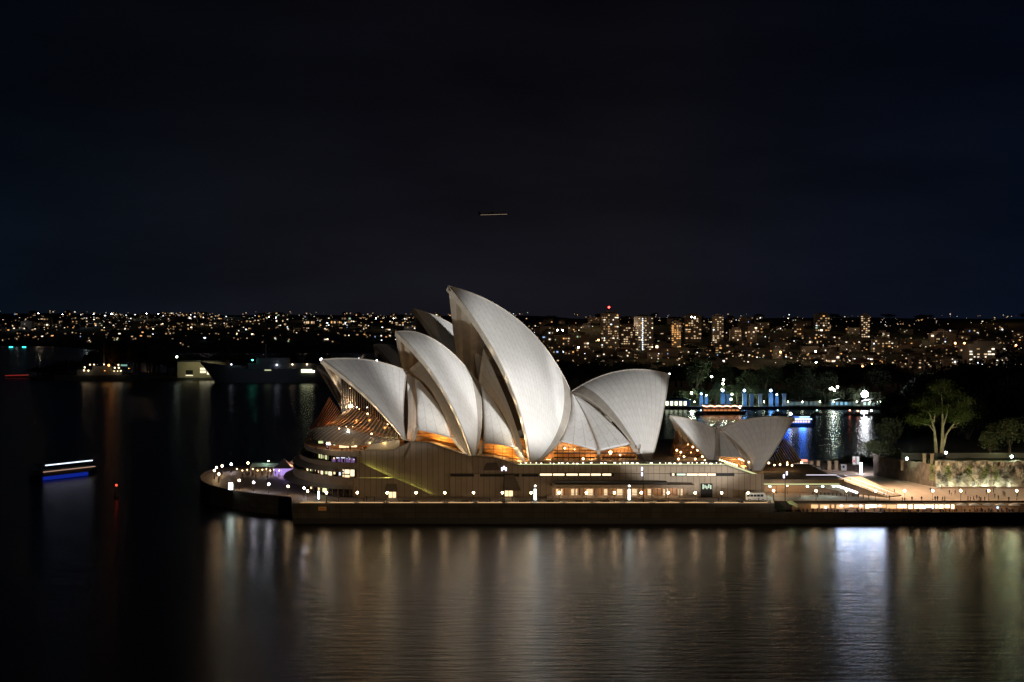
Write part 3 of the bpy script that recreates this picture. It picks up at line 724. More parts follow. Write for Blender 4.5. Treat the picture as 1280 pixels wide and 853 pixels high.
# balustrade of the platform with its row of small lamps
b = MB()
for i in range(66):
    x = zx(648+3.95*i, YP); b.box(x-.03, x+.03, YP+.4, YP+.46, zz(582, YP)+.2, zz(578.3, YP))
b.box(zx(648, YP), zx(906, YP), YP+.38, YP+.48, zz(578.3, YP), zz(578.3, YP)+.06)
b.build('balustrade', DARKM, OH)
MB().box(zx(648, YP), zx(906, YP), YP+.2, YP+.35, zz(582, YP)+.2, zz(581.2, YP)+.25).build('handrail_light', E_STRIP, OH)
a, c = wp(906, 581), wp(953, 597.5)
b = MB(); b.add([(a[0], YP+.2, a[1]+.15), (c[0], YP+.2, c[1]+.15), (c[0], YP+.35, c[1]+.15), (a[0], YP+.35, a[1]+.15), (a[0], YP+.2, a[1]+.65), (c[0], YP+.2, c[1]+.65), (c[0], YP+.35, c[1]+.65), (a[0], YP+.35, a[1]+.65)],
       [(0, 3, 2, 1), (4, 5, 6, 7), (0, 1, 5, 4), (1, 2, 6, 5), (2, 3, 7, 6), (3, 0, 4, 7)])
b.build('handrail_light', E_STRIP, OH)
dl = em('dot_light', (1, .9, .72), 5)
for i in range(44):
    if random.random() < .75:
        x = 652+5.8*i+random.uniform(-1.5, 1.5); p = at(x, 579.3+random.uniform(-.5, .5), YP+.6); wdt = random.uniform(.1, .45)
        MB().box(p.x-wdt, p.x+wdt, p.y, p.y+.08, p.z-.1, p.z+.12).build('small_lamp', dl, OH)
# lit foyers behind the openings: plywood lined walls, ledges and glass
def foyer(px0, px1, py0, py1, Y, W, steps=4, slope=6, col=(1, .50, .14), lights=None):
    a, c = at(px0, py1, Y), at(px1, py0, Y)
    wl = MB().box(a.x, c.x, Y, Y+.5, a.z-1, c.z+1).build('foyer_wall', WOOD, OH)
    b_ = MB()
    for k in range(steps):
        z0 = a.z+(c.z-a.z)*(k+.4)/steps
        b_.add([(a.x, Y-2.2+k*.4, z0+slope*.3), (c.x, Y-2.2+k*.4, z0-slope*.3), (c.x, Y, z0-slope*.3), (a.x, Y, z0+slope*.3),
                (a.x, Y-2.2+k*.4, z0+slope*.3+.35), (c.x, Y-2.2+k*.4, z0-slope*.3+.35), (c.x, Y, z0-slope*.3+.35), (a.x, Y, z0+slope*.3+.35)],
               [(0, 3, 2, 1), (4, 5, 6, 7), (0, 1, 5, 4), (1, 2, 6, 5), (2, 3, 7, 6), (3, 0, 4, 7)])
    b_.build('foyer_gallery', WOOD, OH)
    for i in range(3):
        t = (i+.5)/3; point((a.x+(c.x-a.x)*t, Y-2.9, a.z+(c.z-a.z)*(.25+.5*(i % 2))), W/3, col, .3, 'foyer_lamp')
foyer(516, 590, 536, 574, 552, 4600, 4, 7)
foyer(598, 660, 552, 583, 556, 4600, 3, 5)
foyer(672, 752, 548, 580, 566, 1500, 3, 0, (1, .55, .24))
foyer(748, 806, 554, 580, 568, 1800, 3, 0, (1, .62, .34))
def bars(px0, px1, f0, f1, Y, n, m=BRONZE, r=.12, lean=0):
    b_ = MB()
    for i in range(n):
        px = px0+(px1-px0)*i/(n-1); p = at(px, f1(px), Y); q = at(px+lean, f0(px), Y); b_.tube(p, q, r, n=4)
    return b_.build('glazing_bars', m, OH)
bars(690, 745, lambda x: 554+(x-690)*.2, lambda x: 578, 558, 9, BRONZE, .16)
bars(752, 796, lambda x: 565-(x-750)*.2, lambda x: 578, 560, 10, BRONZE, .14, 5)
b = MB()
for yy in (566.5, 572): b.box(zx(692, 558), zx(795, 558), 557.8, 558.1, zz(yy, 558)-.15, zz(yy, 558)+.15)
b.build('glazing_rail', DARKM, OH)
bars(605, 652, lambda x: 555+(x-605)*.13, lambda x: 573+(x-605)*.2, 543, 5, DARKM, .1)
b = MB().box(zx(604, 543), zx(650, 543), 542.9, 543.1, zz(561.5, 543), zz(561, 543)); b.build('glazing_rail', DARKM, OH)
# bright lamp and people-lights inside the southern foyer
for px, py, Y, r in ((763, 566, 559, .55), (729, 573.5, 558, .35), (706, 560.5, 560, .3), (718, 562, 560, .2), (775, 569, 559, .25)):
    MB().sphere(at(px, py, Y), r, 6, 4).build('foyer_lamp', E_BULB, OH)

# ---- north glass foyer: upright bronze wall in the mouth of the first shell and the flared glass skirt
SK = mat('bronze_glass', (.10, .055, .03), .16, .25, spec=.9)
E_AMB = em('amber_interior', (1, .42, .12), .5)
def fan(top_c, bot_c, n, name, m_glass, m_bar, barr=.14, sag=0):
    A, B = resample(top_c, n), resample(bot_c, n); k = 8; v = []
    for i in range(n+1):
        for j in range(k+1):
            t = j/k; p = A[i].lerp(B[i], t); p.z -= sag*4*t*(1-t); v.append(p)
    f = [(i*(k+1)+j, i*(k+1)+j+1, (i+1)*(k+1)+j+1, (i+1)*(k+1)+j) for i in range(n) for j in range(k)]
    o = mk(name, v, f, m_glass, OH, False)
    b_ = MB()
    for i in range(n+1):
        for j in range(k): b_.tube(Vector(v[i*(k+1)+j])+Vector((0, -.12, .12)), Vector(v[i*(k+1)+j+1])+Vector((0, -.12, .12)), barr, n=4)
    b_.build('glass_fins', m_bar, o)
    return o
def skirt_glass():
    m = bpy.data.materials.new('skirt_glass'); m.use_nodes = True; t = m.node_tree; b_ = t.nodes['Principled BSDF']
    b_.inputs['Base Color'].default_value = (.11, .075, .05, 1); b_.inputs['Roughness'].default_value = .22; b_.inputs['Specular IOR Level'].default_value = 1
    tr = t.nodes.new('ShaderNodeBsdfTransparent'); tr.inputs[0].default_value = (.92, .70, .44, 1)
    mx = t.nodes.new('ShaderNodeMixShader'); mx.inputs[0].default_value = .6
    t.links.new(tr.outputs[0], mx.inputs[1]); t.links.new(b_.outputs[0], mx.inputs[2])
    t.links.new(mx.outputs[0], t.nodes['Material Output'].inputs[0]); return m
SKG = skirt_glass()
CNP = SKG.copy(); CNP.name = 'canopy_glass'
for n_ in CNP.node_tree.nodes:
    if n_.type == 'MIX_SHADER': n_.inputs[0].default_value = .93
    if n_.type == 'BSDF_PRINCIPLED': n_.inputs['Base Color'].default_value = (.12, .10, .08, 1)
FIN = mat('fin_bronze', (.30, .235, .17), .35, .4)
fan([(428, 518, 549), (437, 512, 548), (452, 514.5, 545), (468, 521, 542), (482, 530, 539.5), (497, 543, 536.5)],
    [(398, 536, 541), (420, 533, 538), (437, 537, 536), (452, 541, 535.5), (470, 546, 535), (495, 549.5, 534.5)], 20, 'glass_wall', SKG, FIN, .2, .6)
fan([(398, 535, 541.5), (420, 532.5, 538.5), (437, 536.5, 536.5), (452, 540.5, 536), (470, 545.5, 535.5), (495, 549, 535)],
    [(384, 542.5, 553), (392, 549.5, 545), (412, 555, 539), (438, 558, 535), (462, 556, 533.5), (494, 550.5, 533)], 20, 'glass_canopy', CNP, mat('fin_grey', (.17, .14, .11), .5, .3), .10, -.4)
fan([(412, 497, 566), (418, 505, 562), (424, 513, 558), (430, 520, 552)], [(386, 538, 575), (392, 537, 566), (402, 536, 556), (420, 534, 545)], 12, 'glass_wall', SKG, mat('fin_red', (.22, .08, .035), .35, .5), .14, .8)
MB().add([at(384, 542.5, 553), at(392, 539, 562), at(402, 536, 556), at(398, 536.5, 541.5)], [(0, 1, 2, 3)]).build('glass_canopy', SKG, OH)
# upright wall
bars(427, 497, lambda x: 460+(x-427)*1.13 if x > 414 else 480, lambda x: 512+max(0, x-440)*.55, 549, 26, mat('mullion_dark', (.10, .06, .03), .4, .5), .13)
b = MB(); pr = [wp(426, 520, 550), wp(426, 470, 550), wp(440, 478, 550), wp(500, 545, 550), wp(496, 550, 550)]
b.wall([(x, z) for x, z in pr], 549.5, 549.8); b.build('glazing', GLASSD, OH)
# interior of the north foyer
MB().box(zx(412, 556), zx(505, 556), 556, 556.5, 18, 26).build('foyer_wall', WOOD, OH)
for px, py, Y, W in ((424, 531, 543, 600), (440, 530, 541, 800), (456, 530, 540, 850), (475, 540, 539, 600), (405, 541, 545, 450), (412, 530, 556, 400)):
    p = at(px, py, Y); point((p.x, p.y+1, p.z), W, (1, .45, .16), .3, 'foyer_lamp')
for px, py, Y, r in ((459.5, 517.5, 543, .42), (424, 536, 538, .3), (435.5, 538, 536, .32), (464.5, 542.5, 534.4, .38), (446, 509.5, 548, .22), (449, 511.5, 548, .18), (459, 509.5, 547, .16), (484.5, 530.5, 538, .25), (437.5, 485.5, 548, .15), (433, 533.5, 536, .18), (441, 533.5, 536, .14)):
    MB().sphere(at(px, py, Y), r*.62, 6, 4).build('foyer_lamp', E_BULB if py != 509.5 else E_WHITE, OH)
# terrace under the canopy: bright bar fronts
for x0, x1, y0, y1, m in ((408, 413, 552.6, 556, E_WHITE), (398, 404, 551.5, 554.5, E_WING), (417, 419, 553, 557, em('window_pale_green', 0, 0)), (424, 436, 554, 560, E_WIN), (439, 446, 557.5, 559.2, E_WINB), (456, 463, 553, 555, em('pale_window', 0, 0)), (463, 471, 550.6, 552.4, MATS['pale_window']), (476, 497, 546.4, 548.6, E_WING)):
    p, q = at(x0, y1, 541), at(x1, y0, 541); MB().box(p.x, q.x, 541, 541.3, p.z, q.z).build('bar_light', m, OH)
a = at(455, 561, 535); c = at(500, 550, 535)
MB().wall([(a.x, a.z-.6), (at(468, 553, 535).x, at(468, 553, 535).z), (at(480, 551, 535).x, at(480, 551, 535).z), (c.x, c.z), (c.x, a.z-.6)], 534.2, 534.6).build('stair_wall', mat('pale_granite', (.42, .34, .22), .7), OH)
for px, W in ((400, 130), (415, 150), (440, 180), (462, 130), (480, 120)): p = at(px, 555, 534.6); point((p.x, p.y-1, p.z+.6), W, (1, .72, .34), .2, 'terrace_lamp')
# lamps on tips and at the shell feet, added fill along the rims
for px, py, Y, m, r in ((401.5, 449.6, 549, E_WHITE, .42), (471, 451, 551, em('tip_lamp', (.9, .95, 1), 9), .3), (448.5, 448.3, 550, em('tip_lamp', 0, 0), .2), (409, 458, 547, E_WHITE, .16), (566.5, 371, 560, em('tip_lamp', 0, 0), .25), (836.8, 467.6, 590, em('tip_lamp', 0, 0), .3), (392.3, 464.5, 612, em('tip_lamp', 0, 0), .3)):
    MB().sphere(at(px, py, Y), r, 6, 4).build('tip_lamp', m, OH)
spot('rim_light', at(484, 545, 531), at(470, 500, 545), 3000, (1, .62, .28), 50, .8, .2)
spot('rim_light', at(572, 558, 532), at(560, 490, 548), 3000, (1, .66, .34), 44, .8, .2)
spot('rim_light', at(645, 571, 538), at(645, 480, 554), 3000, (1, .80, .50), 50, .9, .2)
spot('rim_light', at(432, 512, 541), at(415, 480, 572), 16000, (1, .80, .55), 70, .8, .2)  # added spot brightening the far half of the first shell
for k, sc_ in (('A', .9), ('B', 1.3), ('C', 1.9)):
    for t, W in ((.05, 260), (.13, 240), (.22, 200), (.33, 110), (.46, 60), (.62, 28)):
        point(rib_point(GEO[k], 0, t)-GEO[k]['U']*1.5+GEO[k]['V']*.5, W*sc_, (1, .78, .50), .10, 'rim_fill')  # added points strung up each rim to brighten its edge
# restaurant glass
fan([(846, 538, 572), (850, 545, 568), (857, 552, 565), (866, 560, 562), (876, 569, 560)], [(838, 566, 570), (842, 568, 564), (850, 569.5, 561), (860, 571, 559), (872, 573, 558)], 11, 'glass_wall', SKG, BRONZE, .16, 0)
fan([(981, 548, 588), (976, 556, 583), (970, 566, 578), (965, 574, 574)], [(1003, 578, 586), (992, 580.5, 580), (980, 581, 574), (964, 581, 569)], 11, 'glass_wall', SKG, FIN, .12, 0)
for px, py, Y in ((857, 543, 569), (860, 556, 565), (866, 559, 565), (872, 563, 564), (864, 566, 563), (878, 571, 563), (851, 565.5, 562), (846, 563, 562), (855, 571, 561), (869, 574, 560), (848, 574, 558), (881, 576, 559), (961, 579, 572), (968, 581.5, 571), (975, 581, 571), (984, 581, 573), (990, 582, 574), (951, 584, 570)):
    MB().sphere(at(px, py, Y), .3, 6, 4).build('restaurant_lamp', E_BULB, OH)
foyer(899, 934, 570, 586, 570, 900, 2, 0, (1, .7, .42))
MB().box(zx(842, 575), zx(880, 575), 575, 575.4, 14, 19).build('foyer_wall', WOOD, OH)
point((zx(862, 570), 570, 18.5), 260, (1, .6, .28), .3, 'restaurant_light'); point((zx(975, 582), 582, 14.5), 200, (1, .55, .25), .3, 'restaurant_light')
for i in range(14):
    px = 897+i*3; 
    p = at(px, 574+((i*37) % 9), 566-(i % 3)*1.5)
    MB().sphere(p, .24, 6, 4).build('restaurant_lamp', E_BULB, OH)
# walkway slab to the south above the vehicle concourse
b = MB(); b.box(zx(953, YP)+.02, zx(1046, 548), YP+2, 600, 9.4, 10.3); b.build('upper_walkway', GRANP, OH)
MB().box(zx(953, YP)+.02, zx(1044, 540), YP+1.7, YP+1.95, 9.7, 10.0).build('handrail_light', E_STRIP, OH)
MB().box(zx(953, YP)+.02, zx(1046, 545), YP+1.75, YP+1.9, 10.3, 11.3).build('parapet', GRANP, OH)
MB().box(zx(955, 545)+.02, zx(1046, 545), 545, 545.3, 6, 9.3).build('concourse_back_wall', mat('concourse_wall', (.36, .24, .15), .7), OH)

# ============================================================ QUAY OBJECTS
def g3(px, py_ground, z=ZB):      # a pixel on level ground z
    Y = (HC-z)*F_/(py_ground-395); return Vector((zx(px, Y), Y, z))
def globe_lamp(name, m, h=2.9, r=.31):
    t = empty(name); t.scale = (1, 1, 1)
    LB().tube((0, 0, 0), (0, 0, h-r*.8), .07, .05).tube((0, 0, 0), (0, 0, .35), .16, .1).build('pole', DARKM, t)
    LB().sphere((0, 0, h), r, 8, 6).build('globe', m, t, True)
    return kids(t)
gl = globe_lamp('globe_lamp', E_GLOBE); gw = globe_lamp('globe_lamp', E_GLOBEW)
used = {}
def place(proto, loc, label, cat, group, rz=0, sc=None):
    if proto.name not in used:
        used[proto.name] = 1; proto.location = loc; proto.rotation_euler.z = rz
        if sc: proto.scale = (sc, sc, sc)
        tag(proto, label, cat, group); return proto
    c = copy_tree(proto, None, loc, rz, sc, label, group); c['category'] = cat; return c
G1 = 'globe lamps along the quay edge'
for px in (408, 446.5, 484, 520, 556, 592, 628, 664, 699, 733, 768, 801.6, 835.5, 869, 902, 935):
    place(gl, Vector((zx(px, 517), 517, ZB)), 'small warm globe lamp on a post along the quay edge below the podium', 'street lamp', G1)
for px in (967, 1020, 1058, 1094.5, 1131, 1166, 1201, 1236, 1271):
    place(gl, Vector((zx(px, 523), 523, ZB)), 'warm globe lamp on a post along the forecourt edge above the crowded lower concourse', 'street lamp', 'globe lamps along the forecourt edge')
for px, pg, m in ((299, 612, 0), (317, 614.6, 1), (336, 617, 1), (360, 620, 0), (380, 622, 1), (384.5, 626, 0)):
    place(gw if m else gl, g3(px, pg), 'globe lamp standing on the open northern broadwalk', 'street lamp', 'globe lamps on the northern broadwalk')
for px, pg, m in ((268, 599, 0), (270.5, 595, 0), (277.6, 593, 0), (289, 590.5, 1), (310, 589, 0), (335.5, 587, 0), (273.5, 603.5, 0)):
    place(gw if m else gl, g3(px, pg), 'globe lamp in the row along the rounded far edge of the point', 'street lamp', 'globe lamps along the far edge of the point')
for px, py, pg in ((970.5, 606, 617), (984, 608, 618), (1120+0, 618-24, 0)):
    if pg: place(gl, g3(px, pg), 'warm globe lamp beside the vehicle concourse', 'street lamp', 'globe lamps by the vehicle concourse')
for px, pg in ((984, 588.5), (1002, 588)):
    place(gl, g3(px, pg), 'globe lamp near the sandstone gate pillars', 'street lamp', 'globe lamps near the gate pillars')

# bright display pylons
def pylon(loc, w_, h, strength, label, glow=1.0):
    t = empty('light_pylon', loc, label, 'light pylon')
    LB().box(-w_/2-.15, w_/2+.15, -.25, .25, 0, h).build('casing', DARKM, t)
    LB().box(-w_/2, w_/2, -.32, -.26, .5, h-.3).build('light_panel', em('pylon_panel_%d' % strength, (.86, 1, .92) if strength < 30 else (.95, .93, 1), strength), t)
    return t
p = g3(288.5, 614); pylon(p, 1.3, 2.9, 12, 'broad blazing white light panel on the rounded northern broadwalk')
p = g3(398.5, 626); pylon(p, .45, 3.2, 8, 'narrow pale green lit pylon below the curved terraces')
p = Vector((zx(669, 520), 520, ZB)); t = pylon(p, .7, 4.0, 8, 'dark pylon with a tall lit panel left of the colonnade')
LB().sphere((0, -.3, 4.7), .22, 6, 4).build('lamp', E_WHITE, t)
p = Vector((zx(786.5, 520), 520, ZB)); t = pylon(p, .7, 4.0, 8, 'dark pylon with a tall lit panel in front of the colonnade')
LB().sphere((0, -.3, 4.7), .22, 6, 4).build('lamp', E_WHITE, t)
# tall lighting masts
def mast(px, Y, ztop, heads, label, z0=ZB):
    t = empty('lighting_mast', (zx(px, Y), Y, z0), label, 'lighting mast'); h = ztop-z0
    LB().tube((0, 0, 0), (0, 0, h), .14, .09).tube((0, 0, 0), (0, 0, .5), .3, .2).build('pole', DARKM, t)
    for dx, dz in heads:
        LB().box(dx-.2, dx+.2, -.18, .18, h+dz-.5, h+dz+.5).build('lamp_head', em('mast_lamp', (.72, .66, 1), 5), t)
    return t
mast(630, 516, zz(587.5, 516), [(-.6, .2), (.6, .2), (0, .6)], 'tall mast with violet-white lamp heads left of the large door hood')
mast(804, 516, zz(588, 516), [(-.35, .4), (-.35, -1.2)], 'tall mast with paired lamp heads in front of the colonnade roof')
mast(981.5, 516, zz(594, 516), [(.5, .5), (-.4, -.4)], 'tall mast with violet-white lamp heads beside the road at the right')
# long benches by the rail
t = empty('bench'); LB().box(-1.1, 1.1, -.25, .25, .38, .5).build('seat', DARKM, t)
for s in (-.8, .8): LB().box(s-.12, s+.12, -.2, .2, 0, .38).build('leg', DARKM, t)
LB().box(-1.1, 1.1, .2, .27, .5, .85).build('backrest', DARKM, t); kids(t)
for px in (508, 581, 653, 688, 724, 757.5, 826, 925):
    place(t, Vector((zx(px, 514.6), 514.6, ZB)), 'dark bench facing the harbour at the edge of the quay', 'bench', 'benches along the quay edge')
# railing along the quay
rl = empty('quay_railing', (0, 0, 0), 'thin dark railing along the edge of the quay', 'railing')
b = MB()
for k in range(3): b.box(zx(366, YW), zx(966, YW), YW+.28, YW+.32, ZB+.4+.3*k, ZB+.43+.3*k)
b.build('rail', DARKM, rl); b = MB()
tag(b.build('post', DARKM, rl), kind='stuff') if 0 else None
for i in range(60):
    x = zx(367+10.1*i, YW); MB().box(x-.04, x+.04, YW+.27, YW+.33, ZB+.25, ZB+1.1).build('post', DARKM, rl)
for i in range(16):
    a_ = zx(372+37*i+3, YW); c_ = zx(372+37*i+33, YW); MB().box(a_, c_, YW+.2, YW+.27, ZB+.285, ZB+.5).build('paving_glow', em('edge_glow', (1, .60, .27), .75), rl)  # glowing strip added in place of lamplit paving at the edge
# orange sign on the sea wall
t = empty('warning_sign', (zx(403, YW), YW-.1, zz(636, YW)), 'small orange warning panel fixed on the dark sea wall', 'sign')
LB().box(-1.2, 1.2, -.05, .05, -.55, .55).build('panel', mat('sign_orange', (.75, .36, .08), .5), t)
LB().box(-.9, .9, -.08, -.055, -.05, .05).box(-.6, .6, -.08, -.055, .18, .26).box(-.6, .6, -.08, -.055, -.3, -.22).build('marking', mat('sign_dark', (.2, .03, .01), .5), t)
point((zx(403, YW), YW-2.2, zz(634, YW)), 14, (1, .7, .4), .2)
# marquee and pointed tents on the broadwalk
def tent(loc, w_, d, h, peak, m, label, lit):
    t = empty('marquee', loc, label, 'tent'); c = LB()
    n = 8; v = []
    for k in range(5):
        s = 1-k/4; zz_ = h+peak*(k/4)**1.8
        v += [(-w_/2*s, -d/2*s, zz_), (w_/2*s, -d/2*s, zz_), (w_/2*s, d/2*s, zz_), (-w_/2*s, d/2*s, zz_)]
    f = [(4*k+i, 4*k+(i+1) % 4, 4*k+4+(i+1) % 4, 4*k+4+i) for k in range(4) for i in range(4)]
    c.add(v, f).build('canopy', m, t)
    for sx in (-1, 1):
        for sy in (-1, 1): LB().tube((sx*w_/2*.97, sy*d/2*.97, 0), (sx*w_/2*.97, sy*d/2*.97, h), .08).build('pole', WHITE, t)
    LB().box(-w_/2*.9, w_/2*.9, d/2*.8, d/2*.85, 0, h).build('back_wall', lit, t); return t
CV = mat('canvas_white', (.62, .62, .60), .7); CVG = mat('canvas_green', (.28, .42, .34), .7)
p = g3(355, 596); tent(p, 9, 9, 3.2, 3.2, CV, 'pointed pale tent left of its twin, glowing violet inside', em('tent_violet', (.55, .35, .95), .8)); point(p+Vector((0, -1, 2.4)), 260, (.62, .42, 1), .3)
p = g3(368.5, 594.5); tent(p, 8.5, 9, 3.2, 3.4, CV, 'pointed pale tent nearest the curved terraces', MATS['tent_violet']); point(p+Vector((0, -5, 4.5)), 200, (1, .5, .3), .3)
p = g3(335, 593)
t = empty('marquee', p, 'long low green-roofed marquee on the northern broadwalk', 'tent')
LB().wall([(-5.8, 3), (5.8, 3), (5.6, 3.3), (5, 4.3), (-5, 4.3), (-5.6, 3.3)], -4, 4).build('canopy', CVG, t)
for sx in (-5.5, 0, 5.5):
    for sy in (-3.8, 3.8): LB().tube((sx, sy, 0), (sx, sy, 3), .07).build('pole', WHITE, t)
point(p+Vector((0, -5.5, 4.5)), 130, (.8, .95, .85), .3); point(p+Vector((-3, 0, 2.3)), 90, (1, .5, .25), .2); point(p+Vector((3, 0, 2.3)), 90, (1, .6, .35), .2)
# string of bulbs and tables of the broadwalk bar
for i, px in enumerate((296, 303, 309, 316, 322, 328, 333, 338, 342, 346, 349)):
    t = empty('festoon_bulb', g3(px, 593.5+(i*5 % 3)), 'tiny warm bulb on a stake among the outdoor tables beside the green marquee', 'lamp', 'warm bulbs among the outdoor tables')
    LB().tube((0, 0, 0), (0, 0, 1.9), .03).build('stake', DARKM, t); LB().sphere((0, 0, 2), .17, 6, 4).build('bulb', E_BULB, t)
# planters with shrubs by the outdoor bar
def leaf_mesh(name, n, rx, ry, rz_, size, lobes, seed=1, jag=.35):
    rnd = random.Random(seed); v = []; f = []
    L = [(Vector((rnd.uniform(-1, 1)*rx*.6, rnd.uniform(-1, 1)*ry*.6, rnd.uniform(-.7, .9)*rz_*.6)), rnd.uniform(.35, .62)) for _ in range(lobes)]
    for _ in range(n):
        c, s = rnd.choice(L); d = Vector((rnd.gauss(0, 1), rnd.gauss(0, 1), rnd.gauss(0, 1))).normalized()*(rnd.random()**jag)
        p = c+Vector((d.x*rx*s, d.y*ry*s, d.z*rz_*s)); q = size*rnd.uniform(.6, 1.5)
        a = Vector((rnd.gauss(0, 1), rnd.gauss(0, 1), rnd.gauss(0, .6))).normalized(); b2 = a.orthogonal().normalized(); b2 = (b2*math.cos(1)+a.cross(b2)*math.sin(rnd.uniform(0, 6)))
        k = len(v); v += [p-a*q, p-b2*q*.55, p+a*q, p+b2*q*.55]; f.append((k, k+1, k+2, k+3))
    me = bpy.data.meshes.new(name); me.from_pydata([tuple(x) for x in v], [], f); return me
# ---- people: one continuous skinned body, three poses
SKIN = mat('skin', (.42, .26, .18), .6)
def person_mesh(pose, top, legs):
    J = {'pel': (0, 0, .95), 'sp': (0, 0, 1.2), 'ch': (0, 0, 1.38), 'nk': (0, 0, 1.5), 'hd': (0, -.02, 1.66)}
    st = .22 if pose == 1 else .03
    for s, q in ((-1, 'l'), (1, 'r')):
        k = st*s
        J['hip'+q] = (.09*s, 0, .9); J['kn'+q] = (.1*s, -k*.5-.02, .5); J['an'+q] = (.1*s, -k, .08); J['to'+q] = (.1*s, -k-.16, .04)
        J['sh'+q] = (.19*s, 0, 1.42)
        if pose == 2: J['el'+q] = (.25*s, -.08, 1.16); J['ha'+q] = (.12*s, -.26, 1.22)
        else: J['el'+q] = (.24*s, k*.6, 1.13); J['ha'+q] = (.25*s, k*.9-.06, .86)
    E2 = [('pel', 'sp'), ('sp', 'ch'), ('ch', 'nk'), ('nk', 'hd')]
    for q in 'lr': E2 += [('pel', 'hip'+q), ('hip'+q, 'kn'+q), ('kn'+q, 'an'+q), ('an'+q, 'to'+q), ('ch', 'sh'+q), ('sh'+q, 'el'+q), ('el'+q, 'ha'+q)]
    Rr_ = {'pel': .15, 'sp': .13, 'ch': .16, 'nk': .06, 'hd': .115, 'hip': .10, 'kn': .068, 'an': .045, 'to': .04, 'sh': .075, 'el': .048, 'ha': .04}
    ks = list(J); me = bpy.data.meshes.new('person_body'); me.from_pydata([J[k] for k in ks], [(ks.index(a), ks.index(b2)) for a, b2 in E2], [])
    o = bpy.data.objects.new('person_tmp', me); COL.objects.link(o)
    o.modifiers.new('s', 'SKIN'); sv = me.skin_vertices[0].data
    for i, k in enumerate(ks):
        r = Rr_.get(k) or Rr_[k[:-1]]; sv[i].radius = (r, r*.8); sv[i].use_root = (k == 'pel')
    ss = o.modifiers.new('d', 'SUBSURF'); ss.levels = 1; ss.render_levels = 1
    dg = bpy.context.evaluated_depsgraph_get(); dg.update(); m2_ = bpy.data.meshes.new_from_object(o.evaluated_get(dg))
    bpy.data.objects.remove(o)
    m2_.materials.clear()
    for q in (top, legs, SKIN): m2_.materials.append(q)
    for p_ in m2_.polygons:
        z = p_.center.z; x = abs(p_.center.x)
        p_.material_index = 2 if z > 1.5 or (x > .2 and z < .95) else (0 if z > .95 else 1); p_.use_smooth = True
    m2_.name = 'person_body'; return m2_
CL = [mat('cloth_black', (.02, .02, .022), .8), mat('cloth_navy', (.03, .04, .08), .8), mat('cloth_grey', (.15, .14, .13), .8), mat('cloth_red', (.3, .05, .04), .8), mat('cloth_pale', (.5, .48, .44), .8)]
PM = [person_mesh(0, CL[0], CL[1]), person_mesh(1, CL[1], CL[0]), person_mesh(2, CL[2], CL[0]), person_mesh(1, CL[3], CL[1]), person_mesh(0, CL[4], CL[0])]
def person(loc, label, group, rnd=random, k=None):
    o = bpy.data.objects.new('person', PM[k if k is not None else rnd.choice((0, 0, 1, 1, 2, 0, 1, 3, 4))]); COL.objects.link(o); o.location = loc
    o.rotation_euler.z = rnd.uniform(0, 6.28); s = rnd.uniform(.93, 1.05); o.scale = (s, s, s); return tag(o, label, 'person', group)
rp = random.Random(3)
for px, pg in ((1111, 617), (1118, 617), (1187, 619), (1189, 620), (1194, 619), (1207, 619), (1163, 616), (1242, 616), (1243.5, 623), (1254, 620), (1256, 621), (1177, 612), (1164, 607), (1105, 622), (1112, 626), (1140, 627), (1152, 627), (1169, 627), (1172, 627), (1178, 627), (1181, 627), (1210, 627), (1213, 627), (1217, 627), (1221, 625), (1224, 627), (1226, 628), (1231, 627), (1248, 626), (1272, 621), (1075, 592), (1128, 628), (1131, 628), (1233, 619), (1261, 628)):
    person(g3(px, pg), 'person in dark clothes standing or strolling on the wide paved forecourt', 'people on the forecourt', rp)
for i in range(110):
    px = 1008+rp.random()*270 if i > 8 else 990+rp.random()*18; Y = rp.uniform(514.2, 520.6)
    person(Vector((zx(px, Y), Y, ZL)), 'person in the dense crowd on the lit lower concourse beside the water', 'crowd on the lower concourse', rp)
for px, Y in ((423, 519), (458, 520), (468, 521), (612, 516), (640, 520), (760, 519), (898, 517), (915, 516), (948.5, 516), (1000, 527), (1079, 526), (1022, 528), (455, 515.5), (1086, 525), (1073, 529)):
    person(Vector((zx(px, Y), Y, ZB+.02)), 'person standing on the quay between the rail and the podium', 'people on the quay', rp)
for i in range(22):
    px = 655+rp.random()*245; person(Vector((zx(px, 536), rp.uniform(534.5, 537), 15.0)), 'person on the raised terrace behind the balustrade below the white shells', 'people on the raised terrace', rp)
for i in range(16):
    px = 392+rp.random()*65; p = at(px, 556+ (px-392)*.07, 537-(px-392)*.02); person(Vector((zx(px, 541), 541+rp.random(), 19.3)), 'person on the top north terrace under the glass canopy', 'people on the top north terrace', rp)
for i in range(24):
    px = 300+rp.random()*70; person(g3(px, 594+rp.random()*9), 'person among the outdoor tables on the northern broadwalk', 'people on the northern broadwalk', rp)
# ---- lower concourse bar: roof slab, back wall, lit fronts and umbrellas
bar = empty('concourse_bar', (zx(1120, 521), 521.4, ZL), 'long low lit bar front under the forecourt edge', 'bar')
MB().box(zx(990, 521), 262, 520.9, 521.49, ZL+.01, 5.0).build('back_wall', mat('bar_wall', (.5, .33, .2), .7), bar)
MB().box(zx(988, 519), 262, 519.0, 523.3, 5.05, 5.35).build('roof_slab', GRANP, bar)
rb = random.Random(5); px = 1014
while px < 1192:
    wd = rb.uniform(3, 12); a = at(px, 0, 520.8); c = at(px+wd, 0, 520.8); hot = 1075 < px < 1090 or 1110 < px < 1125 or 1132 < px < 1190
    MB().box(a.x, c.x, 520.75, 520.88, 4.0-rb.random()*.4, 4.9).build('lit_bay', em('bar_glow_hot' if hot else 'bar_glow', (1, .74, .45) if hot else (1, .58, .28), 3.4 if hot else 1.2), bar); px += wd+rb.uniform(.7, 3.0)
